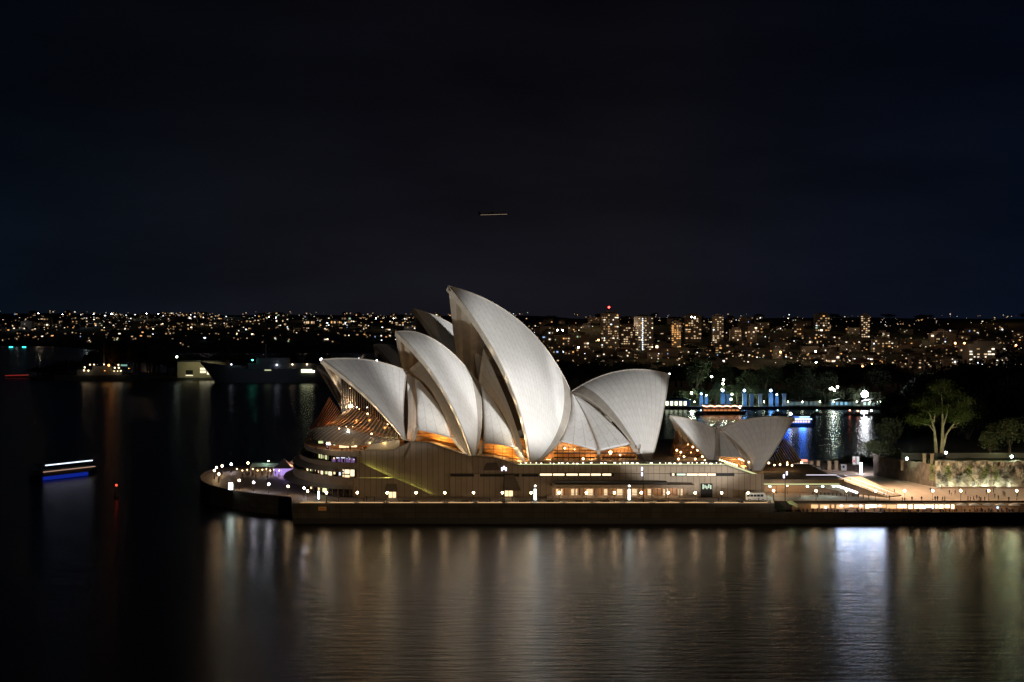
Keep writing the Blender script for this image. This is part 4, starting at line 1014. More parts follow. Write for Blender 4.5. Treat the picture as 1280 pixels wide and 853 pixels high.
for px in (1052, 1064, 1076, 1088, 1100):
    MB().box(zx(px-1.5, 518.5), zx(px+1.5, 518.5), 518.6, 518.9, 4.5, 4.85).build('quay_floodlight', em('quay_flood', (.72, .80, 1), 8), bar); spot('quay_flood_light', (zx(px, 516.5), 516.5, 4.6), (zx(px, 516.5)*.9, 466.5, -6.9), 2000, (.58, .71, 1), 27, .6, 1.5)
for i in range(12): point((zx(1016+i*22, 517), 517.5, 4.7), 60, (1, .66, .38), .25, 'bar_lamp')
for px, c_ in ((1032, 'g'), (1156, 'b'), (1166, 'b'), (1247, 'w')):
    t = MB().box(zx(px-1, 519), zx(px+1, 519), 518.9, 519.0, 3.9, 4.4).build('screen', em('bar_screen', (.35, .6, 1), 5), bar)
um = empty('umbrella'); um_t = LB()
n = 8; v = [(0, 0, 3.0)]+[(1.9*math.cos(i*math.pi/4), 1.9*math.sin(i*math.pi/4), 2.35) for i in range(8)]
um_t.add(v, [(0, 1+i, 1+(i+1) % 8) for i in range(8)]).add([(x, y, z-.12) for x, y, z in v], [(0, 1+(i+1) % 8, 1+i) for i in range(8)]); um_t.build('canopy', CV, um); LB().tube((0, 0, 0), (0, 0, 3), .05).build('pole', DARKM, um); kids(um)
for i, px in enumerate((1202, 1218, 1235, 1251, 1268)):
    place(um, Vector((zx(px, 517.5), 517.5, ZL+.35)), 'pale square-spread umbrella over the crowd at the right end of the lower concourse', 'umbrella', 'umbrellas on the lower concourse')
    point((zx(px, 517.5), 516.9, 4.4), 20, (1, .75, .5), .15)
# green awning and dark shrubs at the left end of the lower concourse
t = empty('bar_awning', (zx(989, 517), 517, ZL), 'small slanted yellow-green lit awning at the left end of the lower concourse', 'awning')
LB().add([(-1.6, -1.5, 3.9), (.5, 1.8, 3.9), (2.6, 1.8, 2.4), (1.6, -1.8, 2.2), (-1.6, -1.5, 3.8), (.5, 1.8, 3.8), (2.6, 1.8, 2.3), (1.6, -1.8, 2.1)], [(0, 1, 2, 3), (7, 6, 5, 4), (0, 3, 7, 4), (1, 5, 6, 2), (2, 6, 7, 3), (0, 4, 5, 1)]).build('canopy', mat('awning_green', (.55, .6, .3), .6), t)
for x, y in ((-1.4, -1.2), (2.2, 1.4)): LB().tube((x, y, 0), (x, y, 2.4 if x > 0 else 3.8), .05).build('pole', DARKM, t)
point((zx(990, 515), 514.5, 6.4), 60, (.9, 1, .55), .2)
for px, s in ((970, 1.0), (976, .8)):
    t = empty('harbour_shrub', (zx(px, 514.5), 514.7, ZL if px > 968 else ZB), ('larger' if s == 1 else 'smaller')+' dark shrub where the sea wall steps down', 'shrub')
    o = link('foliage', leaf_mesh('shrub_leaves', 500, 1.9*s, 1.2*s, 1.9*s, .22, 6, int(px)), LEAFD, t); o.location.z = 2.2*s
    LB().tube((0, 0, 0), (0, 0, 1.8*s), .1, .05).build('stem', BARK, t)
# ---- vehicle concourse under the walkway
MB().box(zx(955, 560), zx(1046, 560), 546, 547, ZB, ZB+.02)
t = empty('ramp_barrier', (zx(1043, 545), 545, ZB), 'curved white-lit ramp edge beside the vehicle concourse', 'barrier')
A = resample([(1013, 603.5, 543.5), (1030, 604.5, 541), (1050, 609, 538), (1072, 616.5, 534)], 14); v = []
for p in A: v += [(p.x, p.y, p.z-.3), (p.x, p.y, p.z+.35), (p.x+.2, p.y+.3, p.z+.35), (p.x+.2, p.y+.3, p.z-.3)]
b = MB(); b.add(v, [(4*i+k, 4*i+(k+1) % 4, 4*i+4+(k+1) % 4, 4*i+4+k) for i in range(14) for k in range(4)]); b.build('light_strip', em('ramp_light', (.93, .92, 1), 3.2), t)
b = MB(); b.add([(x, y+.4 if 0 else y, z-1.2 if i % 4 in (0, 3) else z-.65) for i, (x, y, z) in enumerate(v)], [(4*i+k, 4*i+(k+1) % 4, 4*i+4+(k+1) % 4, 4*i+4+k) for i in range(14) for k in range(4)]); b.build('kerb_wall', PAVE, t)
for i in range(11):
    px = 1016+i*5; p = at(px, 609+i*.75, 540-(i*.6)); 
    tt = empty('bollard', (p.x, p.y, ZB), 'slim post in the line fencing the vehicle concourse', 'bollard', 'posts along the vehicle concourse')
    LB().tube((0, 0, 0), (0, 0, 1.0), .1).build('shaft', DARKM, tt); LB().sphere((0, 0, 1.04), .13, 6, 4).build('cap', CONC, tt)
# ramp mass right of the concourse, with stair and lit handrail
st = empty('forecourt_stair', (zx(1075, 545), 545, ZB), 'broad stair flank with lit sloping handrail leading down to the forecourt', 'staircase')
a, c = at(1046, 596, 548), at(1108, 616.5, 530)
v = [(a.x, 548, ZB), (c.x, 530, ZB), (c.x, 530, ZB+.3), (a.x, 548, 10.2), (a.x+9, 556, ZB), (c.x+6, 536, ZB), (c.x+6, 536, ZB+.3), (a.x+9, 556, 10.2)]
MB().add(v, [(0, 1, 2, 3), (7, 6, 5, 4), (3, 2, 6, 7), (0, 3, 7, 4), (1, 5, 6, 2), (0, 4, 5, 1)]).build('flight', GRANP, st)
for off in (0, 1):
    A0 = Vector((a.x+off*3, 548+off*3, 11.0)); C0 = Vector((c.x+off*3, 530+off*3, ZB+1.1))
    MB().tube(A0, C0, .06, n=6).build('handrail', em('rail_glow', (.95, .9, 1), 1.6), st)
    for i in range(9):
        q = A0.lerp(C0, i/8); MB().tube(q-Vector((0, 0, 1)), q, .05, n=4).build('post', DARKM, st)
hr = empty('walkway_railing', (zx(1000, 548), 548, 10.3), 'pale lit railing along the upper walkway beyond the restaurant shells', 'railing')
MB().box(zx(1000, 560), zx(1046, 548), 548.2, 548.3, 11.2, 11.35).build('handrail', MATS['rail_glow'], hr)
for px, c_ in ((963, 0), (1010, 0), (1029, 1), (1043, 1)):
    MB().box(zx(px-1.2, 533), zx(px+1.2, 533), 533.6, 534.4, 8.9, 9.15).build('downlight', em('teal_light', (.6, 1, .9), 14), OH); p = Vector((zx(px, 533), 536, 8.6)); point(p, 120, (.85, 1, .9), .2)
for px, py, Y, W in ((975, 0, 545, 260), (1000, 0, 556, 260), (1025, 0, 560, 300)): point((zx(px, Y-10), Y-14, 9.1), W*.5, (1, .62, .36), .3)
# ---- vehicles
TY = mat('tyre', (.015, .015, .015), .8); GLW = mat('vehicle_glass', (.02, .03, .04), .1, spec=.8)
def wheel(t, x, y, r, w_=.25):
    o = LB().tube((x, y-w_/2, r), (x, y+w_/2, r), r, n=14).build('wheel', TY, t); LB().tube((x, y-w_/2-.02, r), (x, y+w_/2+.02, r), r*.55, n=10).build('rim', mat('rim_grey', (.4, .4, .4), .4, .8), o)
bus = empty('minibus', (zx(945.5, 519), 520.5, ZB), 'white minibus parked by the right end of the podium wall', 'bus')
LB().wall([(-3.1, .45), (2.7, .45), (3.1, .7), (3.1, 1.35), (2.75, 2.35), (2.4, 2.62), (-2.95, 2.62), (-3.1, 2.4)], -1, 1).build('body', mat('bus_white', (.62, .64, .60), .35), bus)
for i in range(5): LB().box(-2.8+i*1.02, -1.9+i*1.02, -1.03, 1.03, 1.45, 2.15).build('window', GLW, bus)
LB().add([(3.12, -.9, 1.4), (3.12, .9, 1.4), (2.82, .9, 2.2), (2.82, -.9, 2.2)], [(0, 1, 2, 3)]).build('windscreen', GLW, bus)
for x in (-2, 2):
    for y in (-.95, .95): wheel(bus, x, y, .42)
for y in (-.7, .7): LB().box(3.08, 3.14, y-.18, y+.18, .8, 1.0).build('headlight', mat('lens', (.6, .6, .55), .2), bus)
car = empty('parked_car', g3(1008, 613) + Vector((0, 0, .02)), 'dark saloon car standing in the vehicle concourse under the walkway', 'car'); car.rotation_euler.z = -.25
LB().wall([(-2.2, .35), (2.2, .35), (2.25, .7), (1.3, .92), (.6, 1.42), (-.9, 1.45), (-1.7, 1.0), (-2.2, .95)], -.85, .85).build('body', mat('car_dark', (.02, .02, .025), .25, .4), car)
LB().wall([(1.15, .97), (.6, 1.36), (-.85, 1.38), (-1.5, 1.0)], -.87, .87).build('window', GLW, car)
for x in (-1.35, 1.4):
    for y in (-.8, .8): wheel(car, x, y, .33, .2)
for y in (-.6, .6): LB().box(2.2, 2.27, y-.16, y+.16, .6, .75).build('headlight', MATS['lens'], car)
# ---- sandstone gate pillars, banners, white cabins
pl = empty('gate_pillar'); LB().box(-.75, .75, -.75, .75, 0, .5).box(-.6, .6, -.6, .6, .5, 3.0).build('shaft', mat('sandstone', (.45, .34, .22), .8, noise=(.36, .27, .17), nscale=1), pl)
LB().box(-.8, .8, -.8, .8, 3.0, 3.25).add([(-.7, -.7, 3.25), (.7, -.7, 3.25), (.7, .7, 3.25), (-.7, .7, 3.25), (0, 0, 3.7)], [(0, 1, 4), (1, 2, 4), (2, 3, 4), (3, 0, 4)]).build('cap', MATS['sandstone'], pl); kids(pl)
for px in (1014, 1022.5, 1036.5, 1045): place(pl, g3(px, 588), 'sandstone gate pillar with a cap beyond the far end of the walkway', 'pillar', 'sandstone gate pillars'); p = g3(px, 588); point(p+Vector((-.6, -2.6, 1.6)), 14, (1, .7, .45), .15)
for px, s in ((1067.5, 1), (1072.3, 0)):
    p = g3(px, 590); t = empty('banner', p, ('white banner with a red mark' if s else 'plain white banner right of the red-marked one')+' on a pole by the gardens', 'banner')
    LB().tube((0, 0, 0), (0, 0, 5.6), .06).build('pole', DARKM, t); LB().box(-.5, .5, -.12, -.08, 2.6, 5.5).build('cloth', CV, t)
    if s: LB().box(-.3, .3, -.16, -.13, 3.4, 4.3).box(-.35, .35, -.16, -.13, 4.6, 4.75).build('red_mark', mat('banner_red', (.6, .05, .04), .6), t)
    point(p+Vector((0, -1.8, 3.2)), 26, (.9, .95, 1), .15)
p = g3(1076, 592); pylon(p, .75, 4.0, 60, 'slim blazing white light pylon beside the dark shrubs near the banners')
for i, (px, pg, w_) in enumerate(((996, 586, 2.4), (1004.5, 586, 3.0), (1013, 590, 3.4), (1020, 592, 3), (1054, 588, 2))):
    p = g3(px, pg); nm = ('pale cabin at the left of the cabins behind the restaurant', 'cabin with a red and white sign panel on top', 'long pale cabin below the first gate pillar', 'low pale cabin beside the walkway railing', 'small pale kiosk right of the gate pillars')[i]
    t = empty('site_cabin', p, nm, 'cabin'); LB().box(-w_/2, w_/2, -1.2, 1.2, 0, 2.3).build('wall', mat('cabin_white', (.5, .5, .48), .6), t); LB().box(-w_/2-.15, w_/2+.15, -1.35, 1.35, 2.3, 2.45).build('roof', DARKM, t)
    LB().box(-.5, .3, -1.25, -1.21, .9, 1.8).build('window', E_WIN if i == 1 else GLW, t)
    if i == 1: LB().box(-1.2, 1.2, -1.3, -1.2, 2.6, 3.5).build('sign_panel', em('sign_glow', (1, .3, .2), 1.5), t)
    if i < 4: point(p+Vector((0, -2.5, 3.2)), 30, (1, .8, .6), .2)
# ---- sandstone escarpment walls
def rough_wall(name, px0, px1, Y0, Y1, zt, m, label, seed, depth=1.4, z0=ZB-.5, plinth=True):
    rnd = random.Random(seed); n, k = 90, 22; v = []
    for off in (0, 1):
        for i in range(n+1):
            t = i/n; px = px0+(px1-px0)*t; Y = Y0+(Y1-Y0)*t
            top_ = zt+.15*math.sin(t*17)+.12*math.sin(t*41)
            for j in range(k+1):
                s = j/k; z = z0+(top_-z0)*s; d = (math.sin(t*60+s*9)*.12+math.sin(t*23-s*14)*.2+rnd.uniform(-.14, .14))*(.3+s) if not off else 0
                v.append((zx(px, Y), Y+s*depth+d+(3 if off else 0), z+rnd.uniform(-.1, .1)))
    q = (n+1)*(k+1); f = []
    for i in range(n):
        for j in range(k): a = i*(k+1)+j; f.append((a, a+k+1, a+k+2, a+1))
        a = i*(k+1)+k; f.append((a, a+k+1, q+a+k+1, q+a))
    t = empty(name, (zx((px0+px1)/2, Y0), Y0, ZB), label, 'wall')
    mb = MB().add(v, f); mb.build('rock_face', m, t); return t
ROCK = mat('sandstone_rock', (.42, .38, .28), .9, noise=(.06, .055, .045), nscale=.55, bump=.8)
rough_wall('sandstone_wall', 1170, 1300, 562, 561, 14.3, ROCK, 'high rough sandstone wall lit from its foot at the right edge', 1)
rough_wall('sandstone_wall', 1092, 1170, 604, 563, 13.0, mat('unlit_rock', (.14, .11, .08), .9, noise=(.07, .055, .04), nscale=.5, bump=.6), 'unlit dark stretch of wall left of the floodlit sandstone', 2, 1.0)  # darker copy of the rock colour carries the unlit tone
MB().box(zx(1170, 560), 170, 559.2, 560.2, ZB+.05, ZB+.5).build('wall_plinth', GRANP, bpy.data.objects['sandstone_wall'])
for i in range(7):
    px = 1175+i*14.5; p = at(px, 0, 558.4); point((zx(px, 560), 560.55, ZB+.6), (420, 300, 150, 330, 420, 380, 260)[i], (.92, 1, .78), .3, 'wall_uplight')
for i, px in enumerate((1166, 1187, 1212, 1232, 1246)):
    t = empty('climbing_plant', (zx(px, 560), 560.8, ZB+1), 'creeper climbing the floodlit sandstone wall', 'creeper', 'creepers on the sandstone wall')
    o = link('foliage', leaf_mesh('creeper_leaves', 240, .9+i % 2*.5, .5, 3.4, .24, 7, 20+i), mat('creeper_green', (.12, .20, .03), .7), t); o.location.z = 3.6
    LB().tube((0, 0, -.5), (0, 0, 6), .06, .03).build('stem', BARK, t)
# garden terrace fence, path lamps, posts
t = empty('garden_fence', (zx(1225, 575), 575, 14), 'long pale garden fence above the sandstone wall', 'fence')
MB().box(zx(1120, 590), zx(1185, 575), 582, 582.3, 13.2, 15.6).build('panel', mat('fence_grey', (.035, .032, .026), .8), t)
MB().box(zx(1185, 575), 190, 577, 577.3, 14.2, 16.0).build('panel', MATS['fence_grey'], t)
gg = em('green_white_globe', (.72, 1, .86), 50)
pg_ = globe_lamp('path_lamp', gg, 3.0, .42)
for px, py, Y in ((1133.5, 573.5, 578), (1182.5, 566, 572), (1264.5, 571, 566)):
    place(pg_, Vector((zx(px, Y), Y, zz(py, Y)-3.0)), 'garden lamp with green-white globe above the wall, '+{1133.5: 'leftmost over the dark stretch', 1182.5: 'middle one below the pale tree', 1264.5: 'rightmost near the frame edge'}[px], 'street lamp', 'garden lamps above the wall')
    point((zx(px, Y), Y-1, zz(py, Y)), 260, (.75, 1, .6), .3)
for px, py, Y in ((1127.5, 580, 585), (1155.5, 572, 580), (1165, 572, 579), (1137, 583, 584)):
    p = at(px, py, Y); t = empty('garden_post', p, 'short sandstone post on the garden terrace left of the floodlit wall', 'post', 'sandstone posts on the garden terrace')
    LB().box(-.45, .45, -.45, .45, -2.2, 1.0).build('shaft', MATS['sandstone'], t); LB().box(-.6, .6, -.6, .6, 1.0, 1.25).build('cap', MATS['sandstone'], t); point(p+Vector((-.3, -2.4, .3)), 8, (1, .7, .4), .1)

# ============================================================ TREES
CROWNS = [leaf_mesh('crown_leaves', 2600, 1, 1, .8, .055, 12, s, .4) for s in (11, 12, 13)]
def tree_proto(k, m, name='garden_tree'):
    t = empty(name); o = link('crown', CROWNS[k].copy(), m, t); o.location.z = 1.5
    b_ = LB(); b_.tube((0, 0, 0), (0, 0, 1.1), .09, .05); 
    for i in range(4): a_ = i*1.7+k; b_.tube((0, 0, .7), (.4*math.cos(a_), .4*math.sin(a_), 1.4), .04, .02, 6)
    b_.build('trunk', BARK if name == 'pale' else mat('dark_bark', (.09, .07, .05), .9), t); return kids(t)
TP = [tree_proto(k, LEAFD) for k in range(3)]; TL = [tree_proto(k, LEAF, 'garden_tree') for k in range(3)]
def tree(px, py_base, py_top, Y, wpx, label, group=None, k=0, lit=False, cat='tree'):
    z0 = zz(py_base, Y); h = zz(py_top, Y)-z0; s = h/2.15; wx = wpx/F_*Y/2/.95
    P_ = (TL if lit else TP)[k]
    return place(P_, Vector((zx(px, Y), Y, z0)), label, cat, group, rz=random.uniform(0, 6), sc=None) if 0 else _tree(P_, px, Y, z0, s, wx, label, group, cat)
def _tree(P_, px, Y, z0, s, wx, label, group, cat):
    if P_.name not in used: used[P_.name] = 1; c = P_
    else: c = copy_tree(P_)
    c.location = (zx(px, Y), Y, z0); c.scale = (wx, wx, s); c.rotation_euler.z = random.uniform(0, 6)
    c['label'] = label; c['category'] = cat
    if group: c['group'] = group
    elif 'group' in c: del c['group']
    return c
# the tall spreading tree, lit from below
bt = empty('pale_trunk_tree', (zx(1175, 585), 585, 13.6), 'tall tree with two pale forked trunks and a wide green crown above the sandstone wall', 'tree')
def br(b_, pts, r0, r1, n=8):
    P = [at(*p) for p in pts]
    for i in range(len(P)-1):
        a_ = r0+(r1-r0)*i/(len(P)-1); c_ = r0+(r1-r0)*(i+1)/(len(P)-1); b_.tube(P[i], P[i+1], a_, c_, n)
b_ = MB()
br(b_, [(1170.5, 568, 585), (1169.5, 553, 585), (1168, 538, 585), (1164, 523, 585), (1158, 510, 584)], .62, .22)
br(b_, [(1168, 540, 585), (1162, 532, 586), (1154, 530, 587)], .3, .12); br(b_, [(1167, 528, 585), (1170, 512, 584), (1168, 498, 583)], .3, .1)
b_.build('trunk', BARK, bt); b_ = MB()
br(b_, [(1177, 568, 585), (1178, 553, 585), (1178.5, 535, 585), (1178, 515, 585), (1177, 490, 584)], .75, .15)
br(b_, [(1179, 558, 585), (1183, 543, 585), (1190, 533, 585), (1198, 522, 584)], .5, .14); br(b_, [(1188, 535, 585), (1195, 534, 586), (1199, 526, 587)], .24, .1)
br(b_, [(1178.5, 535, 585), (1184, 518, 583), (1186, 505, 582)], .3, .1)
b_.build('trunk', BARK, bt)
rt = random.Random(9); v = []; f = []
pads = [(1150, 527, 14, 5), (1143, 523, 9, 5), (1160, 515, 14, 8), (1153, 505, 12, 7), (1165, 500, 12, 8), (1175, 490, 14, 8), (1178, 481, 10, 6), (1190, 495, 13, 8), (1200, 505, 13, 7), (1205, 518, 11, 7), (1197, 525, 10, 5), (1184, 512, 13, 8), (1172, 512, 9, 6), (1209, 501, 6, 4), (1168, 484, 7, 5)]
for _ in range(27000):
    cx_, cy2, rx, ry = rt.choice(pads); a_ = rt.random()*6.283; q = abs(rt.gauss(0, .68))
    p = at(cx_+rx*q*math.cos(a_), cy2+ry*q*math.sin(a_)*.9, 585+rt.gauss(0, 3.0)); s = rt.uniform(.14, .36)
    d = Vector((rt.gauss(0, 1), rt.gauss(0, 1), rt.gauss(0, .7))).normalized(); e = d.orthogonal().normalized(); k = len(v)
    v += [p-d*s, p-e*s*.5, p+d*s, p+e*s*.5]; f.append((k, k+1, k+2, k+3))
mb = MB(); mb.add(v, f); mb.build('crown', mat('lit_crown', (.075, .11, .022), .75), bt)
spot('garden_uplight', (zx(1172, 570), 566, 15), (zx(1177, 585), 585, 31), 7500, (.92, 1, .5), 80, .6, .3)
# bushes and nearer trees
tree(1112, 585, 524, 640, 40, 'large dark leafy tree left of the tall pale tree', k=0, lit=True)
tree(1096, 588, 548, 625, 40, 'low rounded dark tree beside the forecourt corner', k=1, lit=True)
tree(1126, 592, 562, 598, 18, 'small bush in front of the dark garden wall', k=2, lit=True, cat='bush')
point(at(1090, 560, 612), 900, (1, .95, .7), .4)
tree(1262, 577, 520, 590, 52, 'dense leafy tree above the wall at the right edge', k=1, lit=True)
tree(1238, 578, 540, 588, 34, 'lower leafy tree left of the dense tree at the right edge', k=2, lit=True)
point(at(1264, 560, 570), 1100, (.9, 1, .45), .4); point(at(1246, 560, 575), 500, (.9, 1, .45), .4)
for i, (px, pb, pt, Y, wd) in enumerate(((1210, 575, 500, 660, 60), (1240, 575, 478, 700, 70), (1275, 575, 470, 690, 80), (1145, 575, 495, 690, 60), (1180, 572, 470, 740, 70), (1225, 560, 462, 800, 70), (1265, 560, 455, 820, 80), (1120, 570, 515, 760, 46), (1150, 560, 480, 840, 60), (1195, 550, 458, 900, 70), (1240, 550, 450, 950, 70), (1285, 550, 440, 960, 80), (1125, 545, 500, 900, 40), (1165, 545, 465, 1000, 60), (1210, 545, 452, 1050, 60), (1140, 540, 480, 1040, 50), (1106, 560, 515, 720, 30), (1112, 550, 505, 800, 34), (1116, 545, 500, 880, 34), (1120, 540, 490, 980, 40), (1114, 535, 496, 1060, 36), (1108, 530, 500, 1120, 30))):
    tree(px, pb, pt, Y, wd, 'unlit dark tree in the garden mass behind the floodlit wall', 'dark garden trees', k=i % 3)
rt = random.Random(21)
for i in range(16):   # low dark mound of shrubs on the shore
    px = 1038+i*4; tree(px+rt.uniform(-2, 2), 585, 574-rt.random()*7+(i < 3)*6, 655+rt.uniform(-4, 4), 14+rt.random()*8, 'low black shrub in the clump on the cove shore', 'shrubs on the cove shore', k=i % 3, cat='shrub')
# wooded shore across the cove
for i in range(84):
    px = 660+i*7.6+rt.uniform(-6, 6); Y = rt.uniform(1190, 1420); back = rt.random()
    if px < 835: Y = rt.uniform(1300, 1450)
    env = 462-14*math.exp(-((px-870)/45)**2)-12*math.exp(-((px-985)/40)**2)-8*math.exp(-((px-1100)/40)**2)+rt.uniform(-2, 10)
    if px < 800: env = 452+rt.uniform(-3, 9)
    tree(px, zz and 395+(62-h_right(zx(px, Y), Y))*F_/Y+3, env, Y, rt.uniform(22, 42), 'black tree in the wooded shore across the cove', 'trees along the cove shore', k=i % 3)
for i in range(26):   # lower trees near the water line
    px = 845+i*9.8+rt.uniform(-4, 4); Y = rt.uniform(1165, 1185)
    tree(px, 509, 486+rt.uniform(-5, 6), Y, rt.uniform(14, 26), 'dark tree at the foot of the wooded shore', 'low trees at the cove shore', k=i % 3)
b = MB(); b.box(zx(838, 1140), zx(1110, 1140), 1139, 1150, -2, 1.9); tag(b.build('cove_wall', mat('cove_stone', (.05, .05, .045), .9)), 'long low stone embankment along the far cove shore', 'wall')

# ============================================================ LIGHTS AND THINGS ACROSS THE COVE
BLU = em('blue_glow', (.16, .42, 1), 2.2)
t0 = empty('cove_pillar'); LB().box(-1.2, 1.2, -1.2, 1.2, 0, 7.5).build('shaft', CONC, t0); LB().box(-1.5, 1.5, -1.5, 1.5, 7.5, 8.2).build('cap', DARKM, t0); LB().sphere((0, 0, 9), .8, 6, 4).build('lamp', em('blue_lamp', (.4, .68, 1), 12), t0); kids(t0)
for px, s in ((876.5, .9), (903.5, 1.15), (930.5, 1.15), (963.5, 1.15), (971, .85), (883, .8)):
    place(t0, Vector((zx(px, 1145), 1145, 1.9)), 'blue-lit pillar with a lamp on the far cove embankment', 'pillar', 'blue-lit pillars across the cove', sc=s)
    if s > .6: point((zx(px, 1139), 1139, 6), 1300, (.08, .30, .9), .7)
t0 = empty('cove_pillar_dark'); t0.name = 'stone_pillar'; LB().box(-1.1, 1.1, -1.1, 1.1, 0, 7.5).build('shaft', CONC, t0); LB().box(-1.4, 1.4, -1.4, 1.4, 7.5, 8.2).build('cap', CONC, t0); kids(t0)
for px in (910.5, 939.5, 950, 980): place(t0, Vector((zx(px, 1145), 1145, 1.9)), 'pale unlit pillar on the far cove embankment', 'pillar', 'unlit pillars across the cove')
fl = globe_lamp('park_lamp', em('park_lamp', (.92, 1, .72), 28), 6, .75)
for px, py, Y in ((889.5, 471, 1200), (904.5, 475, 1190), (903.5, 480, 1180), (902, 487, 1170), (915, 493, 1160), (913.5, 499.5, 1150), (939.5, 494, 1158), (864.5, 491.5, 1165)):
    place(fl, Vector((zx(px, Y), Y, zz(py, Y)-6)), 'tall lamp lighting the path between the trees across the cove', 'street lamp', 'park lamps across the cove')
    p = at(px, py+1.5, Y); point((p.x, p.y-4, p.z), 3600, (.80, 1, .66), .6)
for i, (px, pb, pt, wd) in enumerate(((896, 507, 478, 12), (911, 506, 480, 10), (921, 506, 482, 12), (946, 506, 482, 16), (957, 506, 485, 12))):
    tree(px, pb, pt, 1152, wd, 'slender palm-like tree lit by the park lamps across the cove', 'lit trees across the cove', k=i % 3, lit=True)
sb = globe_lamp('floodlight_mast', em('floodlight_white', (.93, .96, 1), 110), 16, 2.3)
place(sb, Vector((zx(1081, 1160), 1160, zz(493, 1160)-16)), 'dazzling white floodlight among the dark trees across the cove', 'floodlight', None)
for px, py in ((1040, 485.5), (1043, 488), (1047, 484), (1038, 486)):
    t = place(fl, Vector((zx(px, 1170), 1170, zz(py, 1170)-6)), 'cool white lamp in the cluster left of the dazzling floodlight', 'street lamp', 'cool lamps left of the floodlight'); 
point(at(1042, 488, 1160), 2500, (.7, .95, 1), .5)
# boathouses and small buildings on the embankment
E_CY = em('cyan_light', (.55, .85, 1), 3)
def shed(px, Y, w_, h, m_lit, label, lit_h=.6):
    t = empty('shore_building', (zx(px, Y), Y, 1.9), label, 'building')
    LB().box(-w_/2, w_/2, 0, 5, 0, h).build('wall', mat('pale_wall', (.3, .3, .28), .8), t); LB().wall([(-w_/2-.4, h), (w_/2+.4, h), (0, h+1.5)], -.4, 5.4).build('roof', DARKM, t)
    for k in range(max(1, int(w_/3))): x = -w_/2+1.5+3*k; LB().box(x-.9, x+.9, -.08, -.01, .6, .6+h*lit_h).build('window', m_lit, t)
shed(847, 1142, 17, 4.5, em('boathouse_glow', (.9, 1, .7), 2.5), 'brightly lit white boathouse at the left end of the cove embankment', .6)
shed(993, 1146, 12, 3, em('dim_cyan', (.4, .7, .8), .25), 'dim pale shed left of the cyan-lit pavilion')
shed(1013, 1146, 14, 3.2, em('dim_cyan', 0, 0), 'dim pale shed nearest the cyan-lit pavilion')
shed(1050, 1146, 13, 3.4, em('cyan_window', (.3, .65, .9), .9), 'cyan-lit pavilion on the cove embankment')
shed(1062, 1146, 9, 3.0, em('dim_cyan', 0, 0), 'small pale shed between pavilion and floodlight')
shed(1093, 1146, 16, 3.2, em('pale_shed_light', (.7, .95, .9), 1.2), 'pale lit shed right of the dazzling floodlight')
for i, px in enumerate((868, 955, 985, 1003, 1025, 1042, 1071, 1088, 1097, 1101)):
    t = place(fl, Vector((zx(px, 1143), 1143, 1.9)), 'small lamp standing on the cove embankment', 'street lamp', 'small lamps on the cove embankment', sc=.5)

# ============================================================ VESSELS
def hull_mesh(L, W, H, bow=.28, flare=.85, sheer=.3, n=14):
    v = []; k = 6
    for i in range(n+1):
        t = i/n; x = -L/2+L*t; wb = W/2*(1 if t < 1-bow else math.sqrt(max(0, 1-((t-1+bow)/bow)**2))) ; wb = max(wb, .03)
        zt = H*(1+sheer*max(0, t-.5)**2*4)
        for s, wf in ((-1, 1), (-1, flare), (0, 0), (1, flare), (1, 1)):
            z = zt if wf == 1 else (-.4 if wf else -.8)
            v.append((x-(0 if z > 0 else L*.04*t*3*bow*(t > .7)), s*wb*(wf if wf else 0), z))
    f = [(5*i+j, 5*i+j+1, 5*i+6+j, 5*i+5+j) for i in range(n) for j in range(4)]+[(5*i+4, 5*i, 5*i+5, 5*i+9) for i in range(n)]
    f += [(4, 3, 2, 1, 0), tuple(5*n+j for j in range(5))]
    return LB().add(v, f)
def windows(t, x0, x1, n, y, z0, z1, m, w_=None, face=-1):
    for i in range(n):
        x = x0+(x1-x0)*(i+.5)/n; hw = (w_ or (x1-x0)/n*.7)/2
        LB().box(x-hw, x+hw, y-.05 if face < 0 else y, y if face < 0 else y+.05, z0, z1).build('window', m, t)
# two-deck cruise boat with warm strings of lights
p = Vector((zx(904, 1085), 1085, 0))
t = empty('cruise_boat', p, 'two-deck cruise boat strung with orange lights, behind the small shells', 'boat')
hull_mesh(30, 7, 1.6).build('hull', mat('hull_dark', (.05, .03, .025), .5), t); LB().box(-14, 11, -3, 3, 1.6, 3.6).build('lower_deck', mat('cabin_brown', (.25, .14, .08), .6), t)
LB().box(-14.2, 11.4, -3.3, 3.3, 3.65, 3.85).build('deck', mat('cabin_brown', 0, 0) if 0 else MATS['cabin_brown'], t); LB().box(-14, 11, -3.1, 3.1, 6.0, 6.2).build('roof', MATS['cabin_brown'], t)
for i in range(9): LB().tube((-13.5+3*i, -3, 3.85), (-13.5+3*i, -3, 6), .08).build('post', WHITE, t)
windows(t, -13, 10, 9, -3.03, 2.1, 3.1, em('boat_amber', (1, .35, .12), .8))
b_ = LB()
for i in range(40):
    x = -13.5+i*.62; z = 5.6-.7*abs(math.sin(i*.39)); b_.box(x, x+.66, -3.3, -3.1, z-.18, z+.18)
b_.build('light_string', em('fairy_light', (1, .45, .22), 11), t); LB().box(9.6, 10.6, -3.4, -3.1, 3.9, 5.4).build('cabin_light', em('fairy_white', (1, .85, .7), 8), t)
